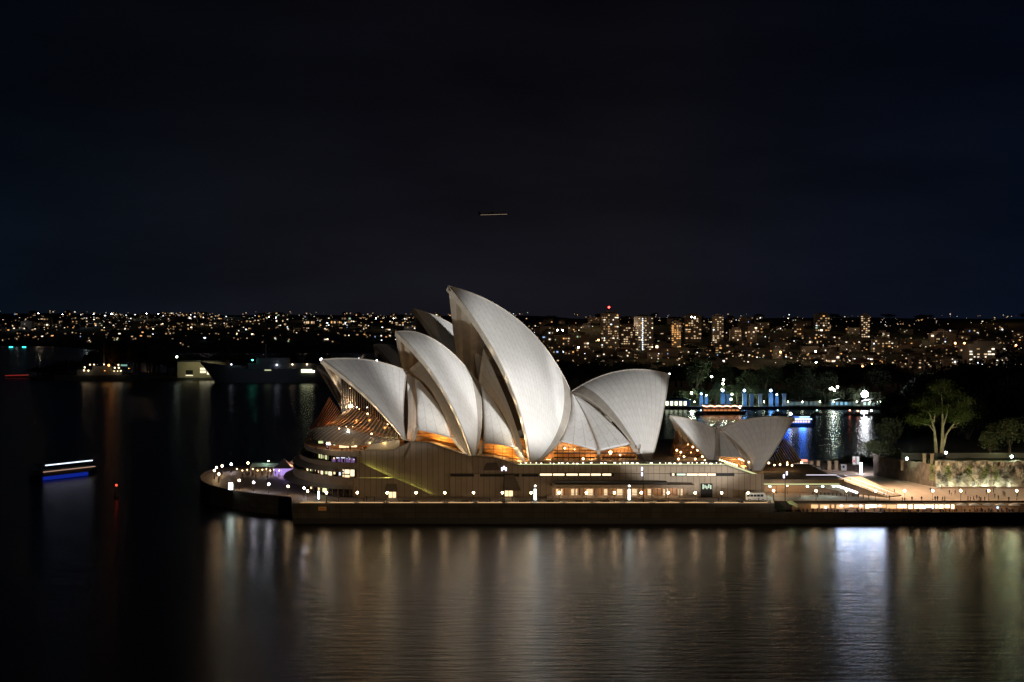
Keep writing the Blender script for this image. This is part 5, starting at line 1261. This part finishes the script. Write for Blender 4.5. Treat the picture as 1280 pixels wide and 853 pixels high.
# blue-lit ferry
p = Vector((zx(996, 965), 965, 0))
t = empty('harbour_ferry', p, 'white ferry with blue-white deck lights, right of the small shells', 'ferry'); t.rotation_euler.z = math.pi
hull_mesh(17, 6, 1.8).build('hull', mat('hull_black', (.02, .02, .025), .5), t)
LB().box(-7.5, 5, -2.6, 2.6, 1.8, 3.9).build('cabin', mat('boat_white', (.5, .5, .5), .5), t); LB().box(-7, 2.5, -2.3, 2.3, 4.1, 5.6).build('upper_cabin', MATS['boat_white'], t)
LB().box(-7.8, 5.4, -2.9, 2.9, 3.9, 4.1).build('deck', MATS['boat_white'], t); LB().box(-7.3, 3.2, -2.6, 2.6, 5.6, 5.75).build('roof', MATS['boat_white'], t)
windows(t, -7, 4.6, 8, 2.62, 2.3, 3.4, em('ferry_amber', (1, .7, .4), 1.6), face=1)
LB().box(-8.0, 5.6, 2.9, 3.05, 3.95, 4.5).build('deck_light', em('ferry_blue', (.42, .6, 1), 4), t); LB().box(-6.8, -1, 2.62, 2.75, 5.3, 5.6).build('roof_light', em('ferry_blue', 0, 0), t)
LB().tube((3.4, 0, 5.7), (3.4, 0, 8.4), .12).build('mast', WHITE, t); LB().sphere((3.4, 0, 7), .7, 6, 4).build('lamp', E_WHITE, t); LB().box(1.5, 4.5, -1, 1.5, 5.75, 6.5).build('wheelhouse', MATS['boat_white'], t)
point((p.x+2, p.y-8, 2.2), 2800, (.03, .18, 1), 2.2); point((p.x-8, p.y-16, 2), 1900, (.02, .13, 1), 2.2)
# party boat at the left, heading away
t = empty('party_boat', (zx(84, 662), 662, 0), 'low passenger boat with a white roof light line and a blue lit side', 'boat'); t.rotation_euler.z = R_(62)
hull_mesh(34, 6.4, 1.7).build('hull', mat('hull_navy', (.02, .03, .10), .4), t); LB().box(-15.5, 11, -2.7, 2.7, 1.7, 3.6).build('cabin', mat('cabin_dim', (.14, .12, .10), .6), t)
LB().box(-15, 10.5, -3, 3, 5.6, 5.8).build('roof', MATS['cabin_dim'], t)
for i in range(8):
    for s in (-2.7, 2.7): LB().tube((-14+3.4*i, s, 3.6), (-14+3.4*i, s, 5.6), .06).build('post', DARKM, t)
LB().box(-15.1, 10.6, -3.3, -3.0, 5.5, 5.9).build('roof_light', em('roof_line_white', (.72, .83, 1), 1.8), t)
LB().box(-16, 12.5, -3.0, -2.72, 3.1, 3.35).build('deck_light', em('deck_line_amber', (.9, .55, .38), .55), t)
LB().box(-16.6, 8, -3.4, -3.22, .15, 1.5).build('side_light', em('side_blue', (.015, .06, .9), .25), t)
# red-topped buoy
t = empty('channel_buoy', (zx(145.5, 588), 588, 0), 'slim buoy with a red lamp on the dark water at left', 'buoy')
LB().tube((0, 0, -.5), (0, 0, .8), 1.0, .9, 12).tube((0, 0, .8), (0, 0, 3.6), .5, .18).build('body', mat('buoy_dark', (.08, .03, .02), .6), t); LB().sphere((0, 0, 4.1), .42, 8, 6).build('lamp', em('red_lamp', (1, .09, .04), 2.0), t)
# naval ships
GREY = mat('naval_grey', (.20, .22, .23), .6)
t = empty('warship', (zx(335, 1600), 1600, 0), 'long dark grey warship with a high raked bow moored behind the northern shells', 'ship'); t.rotation_euler.z = math.pi
L = 128; v = []
n = 20
for i in range(n+1):
    s = i/n; x = -L/2+L*s; wb = 8*(1 if s < .65 else math.sqrt(max(.0004, 1-((s-.65)/.35)**2))); zt = 13+10*max(0, s-.62)**1.4*2.6
    rake = 16*max(0, s-.8)/.2
    v += [(x, -wb, zt), (x-rake, -wb*.75, -1), (x-rake, wb*.75, -1), (x, wb, zt)]
f = [(4*i+j, 4*i+(j+1) % 4, 4*i+4+(j+1) % 4, 4*i+4+j) for i in range(n) for j in range(4)]+[(0, 1, 2, 3), (4*n+3, 4*n+2, 4*n+1, 4*n)]
LB().add(v, f).build('hull', GREY, t)
LB().box(-50, 18, -6.5, 6.5, 12.8, 18).box(-20, 10, -5.5, 5.5, 18, 23).build('superstructure', GREY, t); LB().tube((2, 0, 23), (2, 0, 36), .8, .3).tube((-1.5, -4, 31), (-1.5, 4, 31), .3).build('mast', GREY, t)
LB().box(24, 32, -2, 2, 13.5, 16).tube((31, 0, 15.5), (40, 0, 17), .5, .35).build('gun_turret', GREY, t)
for px, z, m, s in ((291, 17, em('deck_white', (.8, .85, 1), 6), .7), (347.5, 16.5, em('deck_white', (.8, .85, 1), 6), .8), (317, 21, em('teal_dot', (.1, .9, .6), 12), .7), (367, 17, em('warm_dot', (1, .75, .5), 8), .6), (385, 17, em('warm_dot', 0, 0), .6), (392, 10, MATS['warm_dot'], .6)):
    x = -(zx(px, 1600)-zx(335, 1600)); LB().sphere((x, 8.3 if z < 18 else 6.8, z), s, 6, 4).build('deck_lamp', m, t)
LB().box(-42, -32, 8.05, 8.3, 9.5, 12.5).build('hangar_light', em('hangar_glow', (.92, 1, .55), 2.4), t)
LB().box(-4, 2, 8.0, 8.2, 11.3, 12.2).build('porthole', em('dim_port', (.8, .85, .5), .8), t)
spot('ship_fill', (zx(330, 1500), 1480, 6), (zx(330, 1600), 1600, 14), 9000, (.7, .8, 1), 50, 1, 1)  # added spot over the water, lifting the warship out of the dark
t = empty('patrol_ship', (zx(130, 1640), 1640, 0), 'dark patrol ship with orange deck lights under the wooded island', 'ship')
hull_mesh(92, 12, 5.5).build('hull', GREY, t); LB().box(-25, 18, -4.5, 4.5, 5.5, 10.5).box(-10, 8, -3.5, 3.5, 10.5, 14).build('superstructure', GREY, t); LB().tube((0, 0, 14), (0, 0, 38), .5, .2).build('mast', GREY, t); LB().tube((-34, 0, 6), (-34, 0, 22), .4, .2).build('mast', GREY, t)
rs = random.Random(8)
for px, py, m, s in ((136, 456.8, em('sodium_orange', (1, .38, .08), 9), 1.0), (130, 455.8, em('deck_warm', (1, .7, .4), 4), .6), (106, 459.5, em('deck_warm', (1, .7, .4), 4), .8), (105, 463.3, em('deck_warm', (1, .7, .4), 4), .8), (110.5, 463.6, em('deck_warm', (1, .7, .4), 4), .8), (112.5, 456, em('deck_warm', (1, .7, .4), 4), .7), (117.5, 456, em('deck_warm', (1, .7, .4), 4), .7), (143.5, 460, em('deck_warm', (1, .7, .4), 4), .8), (148.5, 460, em('deck_warm', (1, .7, .4), 4), .8), (142.5, 464, em('deck_warm', (1, .7, .4), 4), .5), (151, 463.8, em('deck_warm', (1, .7, .4), 4), .7), (148, 456.3, em('deck_warm', (1, .7, .4), 4), .7), (147, 464.2, em('deck_warm', (1, .7, .4), 4), .5), (161, 460.7, MATS['sodium_orange'], .3), (131, 463.6, MATS['sodium_orange'], .25)):
    MB().sphere(at(px, py, 1632), s, 6, 4).build('deck_lamp', m, t)
MB().box(zx(151, 1633), zx(159, 1633), 1632.5, 1633, zz(457.8, 1633), zz(455.8, 1633)).build('bridge_window', em('teal_window', (.3, .6, .5), .6), t)
# islands wharf, shed and trees at the left
b = MB(); b.prism([(zx(38, 1670), 1668), (zx(230, 1650), 1652), (zx(460, 1650), 1652), (zx(470, 1800), 1800), (zx(60, 1800), 1800)], -2, 2.2); tag(b.build('wharf', mat('wharf_stone', (.06, .06, .05), .9)), kind='structure')
t = empty('wharf_shed', (zx(250, 1662), 1662, 2.2), 'beige wharf shed with lit open doors beside the warship bow', 'building')
LB().box(zx(222, 1662)-t.location.x, zx(282, 1662)-t.location.x, 0, 24, 0, zz(452.5, 1662)-2.2).build('wall', mat('shed_beige', (.42, .38, .24), .8), t)
LB().box(zx(221, 1662)-t.location.x, zx(283, 1662)-t.location.x, -1, 25, zz(452.5, 1662)-2.2, zz(452.5, 1662)-1.0).build('roof', DARKM, t)
for px0, px1, py0, py1, m in ((232, 241, 463, 468.5, BLACK), (250, 268, 460, 462.5, em('shed_glow', (1, .93, .62), 1.3)), (250, 257, 463.5, 466.5, MATS['shed_glow']), (258.5, 262, 463.3, 468.5, MATS['shed_glow']), (264, 267, 463.2, 467.5, MATS['shed_glow']), (232, 241, 469, 470, MATS['shed_glow'])):
    LB().box(zx(px0, 1661)-t.location.x, zx(px1, 1661)-t.location.x, -.4, -.02, zz(py1, 1661)-2.2, zz(py0, 1661)-2.2).build('door_opening', m, t)
spot('shed_light', (zx(245, 1640), 1635, 20), (zx(250, 1662), 1662, 8), 9000, (1, .93, .6), 100, .8, .4)
wl = globe_lamp('wharf_lamp', em('wharf_lamp', (.8, 1, .8), 7), 12, 1.1)
place(wl, Vector((zx(221, 1650), 1650, zz(446.3, 1650)-12)), 'tall green-white lamp left of the wharf shed', 'street lamp', None)
rt = random.Random(31)
for i in range(40):
    px = 45+rt.random()*200; env = 462-37*math.exp(-((px-165)/72)**2)+rt.uniform(-1, 6)
    if px > 215: env = max(env, 438)
    tree(px, 470, env, 1700+rt.uniform(0, 60), rt.uniform(16, 32), 'black tree in the wooded island at left', 'trees on the dark island', k=i % 3)
for i in range(14):
    px = 240+i*13+rt.uniform(-5, 5); tree(px, 470, 441+rt.uniform(-3, 5), 1760, rt.uniform(16, 28), 'black tree on the naval shore behind the warship', 'trees behind the warship', k=i % 3)
p = at(140, 452, 1690); point((p.x, p.y, p.z), 1200, (1, .36, .08), 1.5)
# small boats
for px, py, Y, m, label in ((14, 433.5, 3300, em('teal_boat', (.05, .75, .7), 3.5), 'tiny teal-lit boat, left of two on the far water'), (30.5, 434.8, 3300, MATS['teal_boat'] if 'teal_boat' in MATS else None, 'tiny teal-lit boat, right of two on the far water')):
    t = empty('small_boat', (zx(px, Y), Y, 0), label, 'boat'); hull_mesh(11, 3.6, 1.2).build('hull', DARKM, t); LB().box(-4, 3, -1.3, 1.3, 1.2, 3.0).build('cabin', em('teal_boat', 0, 0), t)
t = empty('small_boat', (zx(22, 1730), 1730, 0), 'long low boat with a row of red lamps at the left edge', 'boat'); hull_mesh(24, 5, 1.2).build('hull', DARKM, t); LB().box(-9, 5, -1.8, 1.8, 1.2, 2.6).build('cabin', DARKM, t)
for i in range(12): LB().sphere((-11+2*i, -2, 1.9+.06*i), .3, 6, 4).build('lamp', em('red_dim', (1, .08, .06), 1.6), t)
for px, pg, c_, label in ((1062, 519, em('boat_red', (1, .3, .2), 8), 'small motor boat with a red lamp in the cove below the floodlight'), (1072, 520, em('boat_red', 0, 0), 'small motor boat with a red lamp nearest the garden trees in the cove'), (1021, 519, E_CY, 'small white-lit boat left of the floodlight reflection'), (972, 519, E_CY, 'small cyan-lit boat just above the small shells'), (1089, 519.5, E_WHITE, 'small boat with two white lamps by the garden shore'), (876, 519, E_CY, 'small cyan-lit boat left of the cruise boat')):
    Y = HC*F_/(pg-395); t = empty('motor_boat', (zx(px, Y), Y, 0), label, 'boat'); hull_mesh(8, 2.8, 1.0).build('hull', mat('hull_grey', (.2, .2, .2), .5), t); LB().box(-2, 1.5, -1, 1, 1, 2.4).build('cabin', mat('boat_white', 0, 0) if 0 else MATS['boat_white'], t); LB().sphere((0, -.6, 3.0), .5, 6, 4).build('lamp', c_, t)
# aeroplane
t = empty('airliner', at(619, 268, 3000), 'distant airliner with dim lit windows high in the night sky', 'aeroplane'); t.rotation_euler.z = R_(8); t.rotation_euler.y = R_(-2)
AD = mat('airliner_dark', (.02, .02, .025), .6)
LB().tube((-22, 0, 0), (18, 0, 0), 1.5, 1.5, 12).tube((18, 0, 0), (24, 0, -.3), 1.5, .4, 12).tube((-30, 0, 1), (-22, 0, 0), .5, 1.5, 12).build('fuselage', AD, t)
for s in (-1, 1):
    LB().add([(4, 2*s, 1.4), (-4, 2*s, 1.4), (-12, 22*s, 3), (-9, 22*s, 3), (4, 2*s, 1), (-4, 2*s, 1), (-12, 22*s, 2.8), (-9, 22*s, 2.8)], [(0, 1, 2, 3), (7, 6, 5, 4), (0, 3, 7, 4), (1, 5, 6, 2), (2, 6, 7, 3), (0, 4, 5, 1)]).build('wing', AD, t)
    LB().tube((0, 8*s, .9), (5, 8*s, .9), .9, n=10).build('engine', AD, t)
LB().wall([(-29, 1), (-24, 1.3), (-28, 5.5), (-30, 5.5)], -.2, .2).build('tail_fin', AD, t)
LB().box(-26, 21, -1.62, -1.5, -.8, -.45).build('window_row', em('airliner_glow', (1, .72, .5), .55), t)

# ============================================================ FAR CITY
WCOL = [((1, .60, .28), 1.1), ((1, .70, .40), 1.9), ((1, .84, .64), 3.6), ((.85, .93, 1), 6), ((1, .48, .15), 2.6), ((.62, .92, .6), 1.4), ((.35, .55, 1), 2.5), ((1, .8, .5), 9), ((1, .66, .36), .45)]
WM = [em('city_window_'+n_, c, s*.5, False) for (c, s), n_ in zip(WCOL, ('amber', 'warm', 'cream', 'white', 'orange', 'green', 'blue', 'bright', 'dim'))]
WW = [14, 12, 6, 3, 4, 1.2, 1, 1.5, 20]
HB = mat('city_wall', (.30, .26, .22), .9, noise=(.2, .18, .16), nscale=.1); HB2 = mat('city_wall_dark', (.16, .15, .15), .9)
def quad_mesh(nm, m):
    me = bpy.data.meshes.new(nm); me.from_pydata([(x, y, z) for z in (-.5, .5) for x, y in ((-.5, -.3), (.5, -.3), (.5, .3), (-.5, .3))], [], [(0, 3, 2, 1), (4, 5, 6, 7), (0, 1, 5, 4), (1, 2, 6, 5), (2, 3, 7, 6), (3, 0, 4, 7)]); me.materials.append(m); return me
WMESH = [quad_mesh('window_pane', m) for m in WM]
def win(parent, x, y, z, w_, h, k):
    o = bpy.data.objects.new('window', WMESH[k]); COL.objects.link(o); o.parent = parent; o.location = (x, y, z); o.scale = (w_, 1, h); return o
rc = random.Random(77)
def house_mesh(w_, d, h, roof, m):
    b_ = LB(); b_.box(-w_/2, w_/2, -d/2, d/2, -3, h, 0)
    if roof: b_.add([(-w_/2-.4, -d/2-.4, h), (w_/2+.4, -d/2-.4, h), (w_/2+.4, d/2+.4, h), (-w_/2-.4, d/2+.4, h), (-w_/4, 0, h+3), (w_/4, 0, h+3)], [(0, 1, 5, 4), (2, 3, 4, 5), (1, 2, 5), (3, 0, 4), (0, 3, 2, 1)], 1)
    o = b_.build('house', [m, mat('roof_tile_dark', (.05, .03, .025), .9)]); me = o.data; bpy.data.objects.remove(o); return me
HM = [house_mesh(14, 10, 6, True, HB), house_mesh(18, 11, 8, True, HB2), house_mesh(22, 12, 10, False, HB), house_mesh(11, 9, 5.5, True, HB2)]
HS = [(14, 10, 6), (18, 11, 8), (22, 12, 10), (11, 9, 5.5)]
def house(X, Y, z, nwin, label, group, bright=1.0):
    k = rc.randrange(4); w_, d, h = HS[k]
    o = bpy.data.objects.new('hillside_house', HM[k]); COL.objects.link(o); o.location = (X, Y, z); tag(o, label, 'house', group)
    for _ in range(nwin):
        c = rc.choices(range(len(WM)), WW)[0]; ww = rc.uniform(1.0, 2.8)*bright
        win(o, rc.uniform(-w_/2+1, w_/2-1), -d/2-.5, rc.uniform(1, h-1), ww, rc.uniform(1.2, 2.2)*bright, c)
def ground(X, Y): return max(h_left(X, Y), h_right(X, Y))
for i in range(170):
    for _ in range(20):
        px = rc.uniform(-8, 640); Y = 2900+2080*rc.random()**.62; X = zx(px, Y); z = h_left(X, Y)
        if z > 2: break
    house(X, Y, z, rc.choice((1, 2, 2, 3, 3, 4)), 'small dark house with a few lit windows on the far left hillside', 'houses on the left hillside', 1.1)
for i in range(130):
    px = rc.uniform(665, 1290); Y = (1900 if px < 1030 else 1560)+1300*rc.random()**.8; X = zx(px, Y); z = h_right(X, Y)
    house(X, Y, z, rc.choice((1, 1, 2, 2, 3)), 'small dark house with a few lit windows on the right hillside', 'houses on the right hillside', .75)
# apartment blocks
def block(px, pbase, ptop, Y, wpx, cols, rows, p_lit, label, group=None, hue=None, cat='apartment block', crown=None):
    X = zx(px, Y); z0 = zz(pbase, Y)-4; z1 = zz(ptop, Y); w_ = wpx/F_*Y; d = w_*.7; h = z1-z0
    t = empty('apartment_block', (X, Y, z0), label, cat, group)
    LB().box(-w_/2, w_/2, -d/2, d/2, 0, h).build('wall', rc.choice((HB, HB2)), t); LB().box(-w_/4, w_/4, -d/4, d/4, h, h+3).build('plant_room', HB2, t)
    cells = [(i, j) for i in range(cols) for j in range(rows) if rc.random() < p_lit*(1.2-.5*abs(j/rows-.5))]; rc.shuffle(cells)
    for i, j in cells[:95]:
        c = hue if hue is not None and rc.random() < .7 else rc.choices(range(len(WM)), WW)[0]
        win(t, -w_/2+w_*(i+.5)/cols+rc.uniform(-.3, .3), -d/2-.4, 5+(h-6)*(j+.5)/rows, w_/cols*rc.uniform(.35, .85), (h-6)/rows*rc.uniform(.3, .5), c)
    return t
T1 = block(762, 445, 392, 2500, 22, 8, 18, .34, 'tallest apartment tower with a red beacon on its roof'); LB().tube((-1, 0, zz(392, 2500)-T1.location.z), (-1, 0, zz(386, 2500)-T1.location.z), .5).build('antenna', DARKM, T1)
LB().sphere((-1, -1, zz(384.3, 2500)-T1.location.z), 1.5, 6, 4).build('beacon', em('beacon_red', (1, .04, .03), 14, False), T1)
T2 = block(804, 442, 396, 2450, 24, 9, 15, .36, 'broad tower with a thin bright column of stair lights', hue=1)
for j in range(20): win(T2, zx(802.6, 2450)-T2.location.x, -10.6, 4+j*2.6, 1.1, 1.2, 3)
block(786, 432, 408, 2400, 20, 7, 8, .42, 'low lit block wedged between the tallest tower and its broad neighbour', hue=1)
block(845, 438, 403, 2500, 12, 4, 13, .55, 'narrow tower with regular orange windows right of the broad tower', hue=4)
block(866, 425, 394, 2600, 20, 6, 11, .36, 'tower with bright top corner lamps in the middle of the skyline', hue=1)
block(897, 430, 395, 2500, 14, 5, 13, .42, 'slim tower standing alone with lit floors right of the skyline centre', hue=1)
block(919, 430, 412, 2450, 14, 5, 6, .25, 'squat dim block right of the slim lone tower')
block(1027, 430, 393, 2700, 18, 6, 12, .34, 'dark tower with few pale windows, left of two on the right skyline')
block(1081, 428, 394, 2700, 11, 4, 13, .45, 'narrow dark tower with warm windows, right of two on the right skyline', hue=1)
block(998, 428, 404, 2600, 12, 4, 8, .22, 'small dim tower left of the dark pair on the right skyline')
block(1097, 448, 424, 2200, 14, 5, 7, .3, 'mid-height block below the narrow dark tower')
block(1148, 462, 448, 1750, 22, 7, 4, .25, 'pale low block with a bright stairwell light'); 
block(1230, 452, 430, 1900, 46, 10, 6, .3, 'wide stepped block with white balcony lights near the right edge', hue=2)
block(1252, 473, 445, 1700, 18, 6, 9, .45, 'square block full of lit windows at the lower right of the hillside', hue=2)
block(1274, 470, 450, 1650, 16, 5, 6, .12, 'dark pale-walled block at the right frame edge')
block(1200, 475, 462, 1600, 30, 8, 3, .1, 'long low unlit hall below the wide stepped block')
block(728, 445, 418, 2300, 16, 5, 6, .15, 'dim block left of the tallest tower')
block(685, 432, 414, 2400, 14, 4, 6, .25, 'small block just right of the highest shell')
block(940, 425, 408, 2500, 12, 4, 6, .3, 'small block with one bright edge light right of the squat block')
for i in range(26):
    px = rc.uniform(680, 1285); Y = rc.uniform(1900, 2900); zg = 395+(62-h_right(zx(px, Y), Y))*F_/Y
    block(px, zg, zg-rc.uniform(7, 15), Y, rc.uniform(10, 22), rc.randrange(3, 7), rc.randrange(2, 5), .25, 'low dim apartment block on the right hillside', 'low blocks on the right hillside')
for i, (px, pt, wd) in enumerate(((452, 407, 8), (350, 398, 10), (345, 418, 16), (292, 426, 14), (270, 413, 12), (387, 400, 14), (420, 400, 12), (404, 409, 14), (452, 430, 18), (485, 424, 14), (388, 436, 16), (60, 397, 10), (34, 402, 14), (240, 404, 12), (300, 430, 20), (433, 395, 12), (470, 414, 16), (360, 430, 12), (500, 402, 12))):
    Y = 4300-(pt-395)*12; block(px, pt+rc.uniform(6, 13), pt, Y, wd, rc.randrange(3, 7), rc.randrange(2, 4), .5, 'low lit apartment block among the houses of the left hillside', 'low blocks on the left hillside')
for i in range(44):     # added fill above the suburbs, lifting the facades out of the dark
    px = rc.uniform(680, 1290); Y = rc.uniform(1650, 3000); X = zx(px, Y)
    point((X, Y, h_right(X, Y)+rc.uniform(26, 38)), rc.uniform(5000, 15000), rc.choice(((1, .56, .26), (1, .7, .42), (1, .48, .2))), 1.0, 'suburb_fill')
for i in range(26):  # the same added fill over the left hillside
    px = rc.uniform(0, 640); Y = rc.uniform(3900, 4800); X = zx(px, Y)
    point((X, Y, h_left(X, Y)+rc.uniform(16, 26)), rc.uniform(3000, 8000), rc.choice(((1, .6, .3), (1, .75, .5), (.8, .9, 1))), 1.5, 'suburb_fill')
for i in range(70):
    px = rc.uniform(660, 1290); Y = rc.uniform(2500, 3300) if i % 2 else rc.uniform(1700, 2500); zg = 395+(62-h_right(zx(px, Y), Y))*F_/Y
    tree(px, zg+1, zg-rc.uniform(5, 10), Y, rc.uniform(10, 24), 'dark tree between the houses on the right hillside', 'trees on the right hillside', k=i % 3)
for i in range(50):
    px = rc.uniform(0, 650); Y = rc.uniform(3300, 4950); zg = 395+(62-h_left(zx(px, Y), Y))*F_/Y
    tree(px, zg+1, zg-rc.uniform(3, 6), Y, rc.uniform(8, 18), 'dark tree between the houses on the left hillside', 'trees on the left hillside', k=i % 3)
# the remaining scatter of far lights as one mass
b_ = MB(); mm = []
def dot(X, Y, z, w_, h, k): b_.box(X-w_/2, X+w_/2, Y-.5, Y+.5, z, z+h, mi=k)
for i in range(800):
    px = rc.uniform(-10, 660); Y = 2900+2100*rc.random()**.5; X = zx(px, Y); z = h_left(X, Y)
    if z < 1 or (hn(X*3.1, Y*5)+rc.random() < .12): continue
    s = rc.choice((.6, .9, 1.2, 1.6)); dot(X, Y-8, z+rc.uniform(3, 9), s*rc.uniform(1.4, 2.8), s*1.3, rc.choices(range(9), WW)[0])
for i in range(950):
    px = rc.uniform(665, 1290); Y = 1700+1600*rc.random()**1.3; X = zx(px, Y); z = h_right(X, Y)
    if hn(X*4.1, Y*5)+rc.random() < .0: continue
    s = rc.choice((.35, .5, .7, .9)); dot(X, Y-8, z+rc.uniform(3, 9), s*rc.uniform(1.2, 2.4), s*1.2, rc.choices(range(9), WW)[0])
tag(b_.build('far_town_lights', WM), 'countless tiny window lights scattered between the far houses', 'town lights', kind='stuff')
# tall street lights of the far shore, seen one by one
sl = globe_lamp('far_street_lamp', em('far_lamp_white', (.9, .96, 1), 60, False), 9, 1.6)
place(sl, Vector((zx(139.7, 4600), 4600, zz(392.7, 4600)-9)), 'brightest white street lamp on the left hill crest', 'street lamp', None, sc=1.0)
for px, py in ((48, 391.5), (78, 393), (117, 393), (183, 392), (237, 396), (242, 400.5), (198, 392.5), (336, 396.5), (470, 398), (492, 398), (345, 397)):
    Y = 4700; place(sl, Vector((zx(px, Y), Y, zz(py, Y)-5)), 'small white street lamp on the far left hillside', 'street lamp', 'street lamps on the left hillside', sc=.5)
so_ = globe_lamp('far_street_lamp', em('far_lamp_orange', (1, .42, .12), 22, False), 9, 1.3)
for px, py in ((1047, 459), (1053.5, 463.5), (1060.5, 460), (1073.5, 460), (1078, 459), (1094, 460), (975.5, 441), (748, 426), (1194, 430), (1205.5, 430), (1270, 432.5), (1090, 456)):
    place(so_, Vector((zx(px, 1700), 1700, zz(py, 1700)-5)), 'sodium orange street lamp on the lower right hillside', 'street lamp', 'orange street lamps on the right hillside', sc=.62)
for px, py in ((1019.5, 438), (1020, 451.5), (697, 411.5), (703.5, 411.5), (723, 433), (864, 395), (868.5, 396), (702, 459), (1150, 452), (1150, 458), (1198.5, 462), (1254, 472)):
    place(sl, Vector((zx(px, 1750), 1750, zz(py, 1750)-5)), 'cool white street lamp on the right hillside', 'street lamp', 'white street lamps on the right hillside', sc=.42)
for o_ in list(bpy.data.objects):   # prototypes that ended up unused
    if o_.parent is None and o_.type == 'EMPTY' and 'category' not in o_:
        for c_ in list(o_.children): bpy.data.objects.remove(c_)
        bpy.data.objects.remove(o_)
